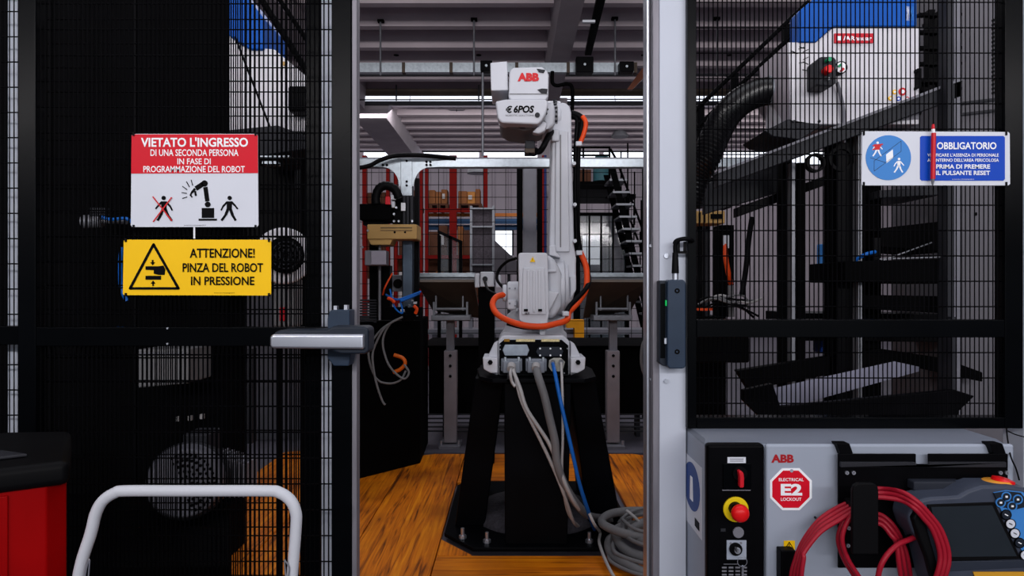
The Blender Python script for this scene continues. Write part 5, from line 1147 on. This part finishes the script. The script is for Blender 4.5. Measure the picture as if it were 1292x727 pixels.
MB().pp([(288, 44), (306, 58), (346, 62), (386, 96), (386, 166), (288, 166)], 3.1, .5).build('housing', mk, lm, bevel=.006)
MB().pp([(288, -20), (300, -20), (332, 22), (332, 62), (315, 62), (288, 44)], 3.08, .3).build('blue_hood', m_blue, lm, bevel=.006)
MB().pbox(363, 108, 386, 140, 3.0, .1).build('control_box', m_black, lm, bevel=.01)
MB().pp([(288, 164), (350, 158), (388, 172), (388, 188), (330, 196), (288, 190)], 3.0, .4).build('drip_tray', m_dgrey, lm, bevel=.004)
MB().pdisc(358, 80, 2.6, 3.09, .01, n=12).build('sticker', m_gold, lm)
MB().pbar((296, 46), (340, 160), 2, 3.0, .01).build('hanging_wire', m_ink, lm)
MB().cyl(P(318, -20, 2.9), P(392, 98, 2.9), .014, n=8).cyl(P(340, -20, 2.92), P(400, 70, 2.92), .010, n=8).build('sloping_rail', m_blackmatt, lm)
MB().box(X(379, 3.2), X(386, 3.2), 3.2, 3.26, -.028, Z(190, 3.2)).build('support_column', m_blackmatt, lm, bevel=.004)
MB().box(X(288, 3.5), X(372, 3.5), 3.5, 3.6, 1.32, Z(196, 3.5)).build('back_panel', m_black, lm)
MB().pbox(330, 203, 350, 208, 2.98, .05).pbox(326, 196, 366, 199, 3.0, .04).build('light_fitting', m_galv, lm, bevel=.003)
lf_ = thing('blower', P(358, 358, 2.95), 'white round blower with black grille right of the yellow sign', 'blower')
MB().cyl(P(358, 323, 3.05), P(358, 323, 2.85), .118, n=48).build('blower_ring', mk, lf_, bevel=.012)
MB().cyl(P(360, 322, 2.87), P(360, 322, 2.82), .076, n=40).build('grille_hub', m_black, lf_, bevel=.004)
for r_k in (7, 12, 17): MB().pring(360, 322, r_k-.7, r_k+.7, 2.80, .015).build('grille_ring', m_dgrey, lf_)
for k_ in range(12):
    a = 2*PI*k_/12; MB().pbar((360+4*math.cos(a), 322+4*math.sin(a)), (360+20*math.cos(a), 322+20*math.sin(a)), 1, 2.805, .01).build('grille_spoke', m_dgrey, lf_)
MB().pbox(345, 352, 373, 412, 2.95, .1).build('blower_stand', m_robotshade, lf_, bevel=.006)
MB().box(X(347, 2.95), X(350, 2.95), 2.97, 2.99, -.028, Z(410, 2.97)).build('blower_leg', m_blackmatt, lf_)
MB().pbox(353, 388, 358, 405, 2.93, .02).build('red_mark', m_red, lf_)
mm_ = thing('motor', P(238, 655, 2.95), 'large finned electric motor with perforated fan cover low behind the gate', 'motor')
MB().cyl(P(250, 600, 3.3), P(236, 607, 2.95), .165, n=48).build('motor_body', m_dgrey, mm_, bevel=.015)
fan = MB().cyl(P(236, 607, 2.96), P(234, 610, 2.88), .16, .14, n=48).build('fan_cover', M('fan_cover_grey', (84, 84, 92), .5), mm_, bevel=.01)
for rr in (8, 15, 22, 29, 36):
    for k_ in range(int(rr*1.0)):
        a = 2*PI*k_/int(rr*1.0); MB().pdisc(234+rr*math.cos(a), 610+rr*math.sin(a), 2.1, 2.873, .005, n=6).build('perforation', m_ink, fan)
MB().pbox(230, 548, 262, 575, 3.05, .15).build('terminal_box', m_dgrey, mm_, bevel=.008)
for k_ in range(7): MB().pbox(270+6*k_, 575+2*k_, 273+6*k_, 628, 3.12, .15).build('cooling_fin', m_grey, mm_)
MB().box(X(205, 3.0), X(270, 3.0), 3.0, 3.35, .33, Z(650, 3.0)).build('motor_mount', m_blackmatt, mm_)
gb = thing('grey_terminal_case', P(205, 490, 3.2), 'grey metal case below the mid rail of the gate', 'case')
MB().pp([(173, 441), (238, 440), (238, 484), (173, 490)], 3.15, .24).build('case_body', m_robotshade, gb, bevel=.008)
MB().pbox(176, 445, 235, 447, 3.145, .01).build('case_seam', m_grey, gb)
cy_ = thing('pneumatic_cylinder', P(130, 290, 3.2), 'small pneumatic cylinder with blue hose left of the red sign', 'cylinder')
MB().cyl(P(105, 280, 3.25), P(128, 279, 3.25), .032, n=20).build('cylinder_body', m_steel, cy_, bevel=.004)
MB().pbox(112, 262, 132, 272, 3.22, .05).build('cylinder_valve', m_dgrey, cy_, bevel=.003)
MB().ptube([(128, 274, 3.2), (140, 277, 3.2), (160, 276, 3.2), (170, 285, 3.22)], .008, n=8).build('blue_hose', m_bcable, cy_)
MB().cyl(P(128, 279, 3.25), P(160, 280, 3.25), .012, n=10).build('piston_rod', m_steel, cy_)
for k_, (a, b) in enumerate(((221, 529), (237, 528), (252, 526))):
    MB().pbox(a, b-3, a+4, b+3, 3.33, .02).build('indicator_lens', m_wcable, tag=(('leftmost', 'middle', 'rightmost')[k_]+' of three small pale lenses above the fan motor', 'indicator'))
MB().ptube([(154, 312, 3.1), (152, 330, 3.1), (153, 362, 3.1), (160, 380, 3.1)], .010, n=8).build('blue_air_line', m_bcable, tag=('dark blue air line at the left end of the yellow sign', 'hose'))
# grey guard wall behind the left machine
MB().box(X(300, 6.2), X(392, 6.2), 6.2, 6.26, -.028, Z(225, 6.2)).build('grey_guard_wall', m_grey, tag=('plain grey guard wall seen low beside the gate handle', 'panel'))
for d_, (a, b) in ((3.3, (310, 330)), (3.5, (318, 344))):
    pass
MB().pbox(312, 440, 318, 560, 3.4, .06).build('thin_upright', m_dgrey, tag=('thin dark upright in front of the grey guard wall', 'upright'))
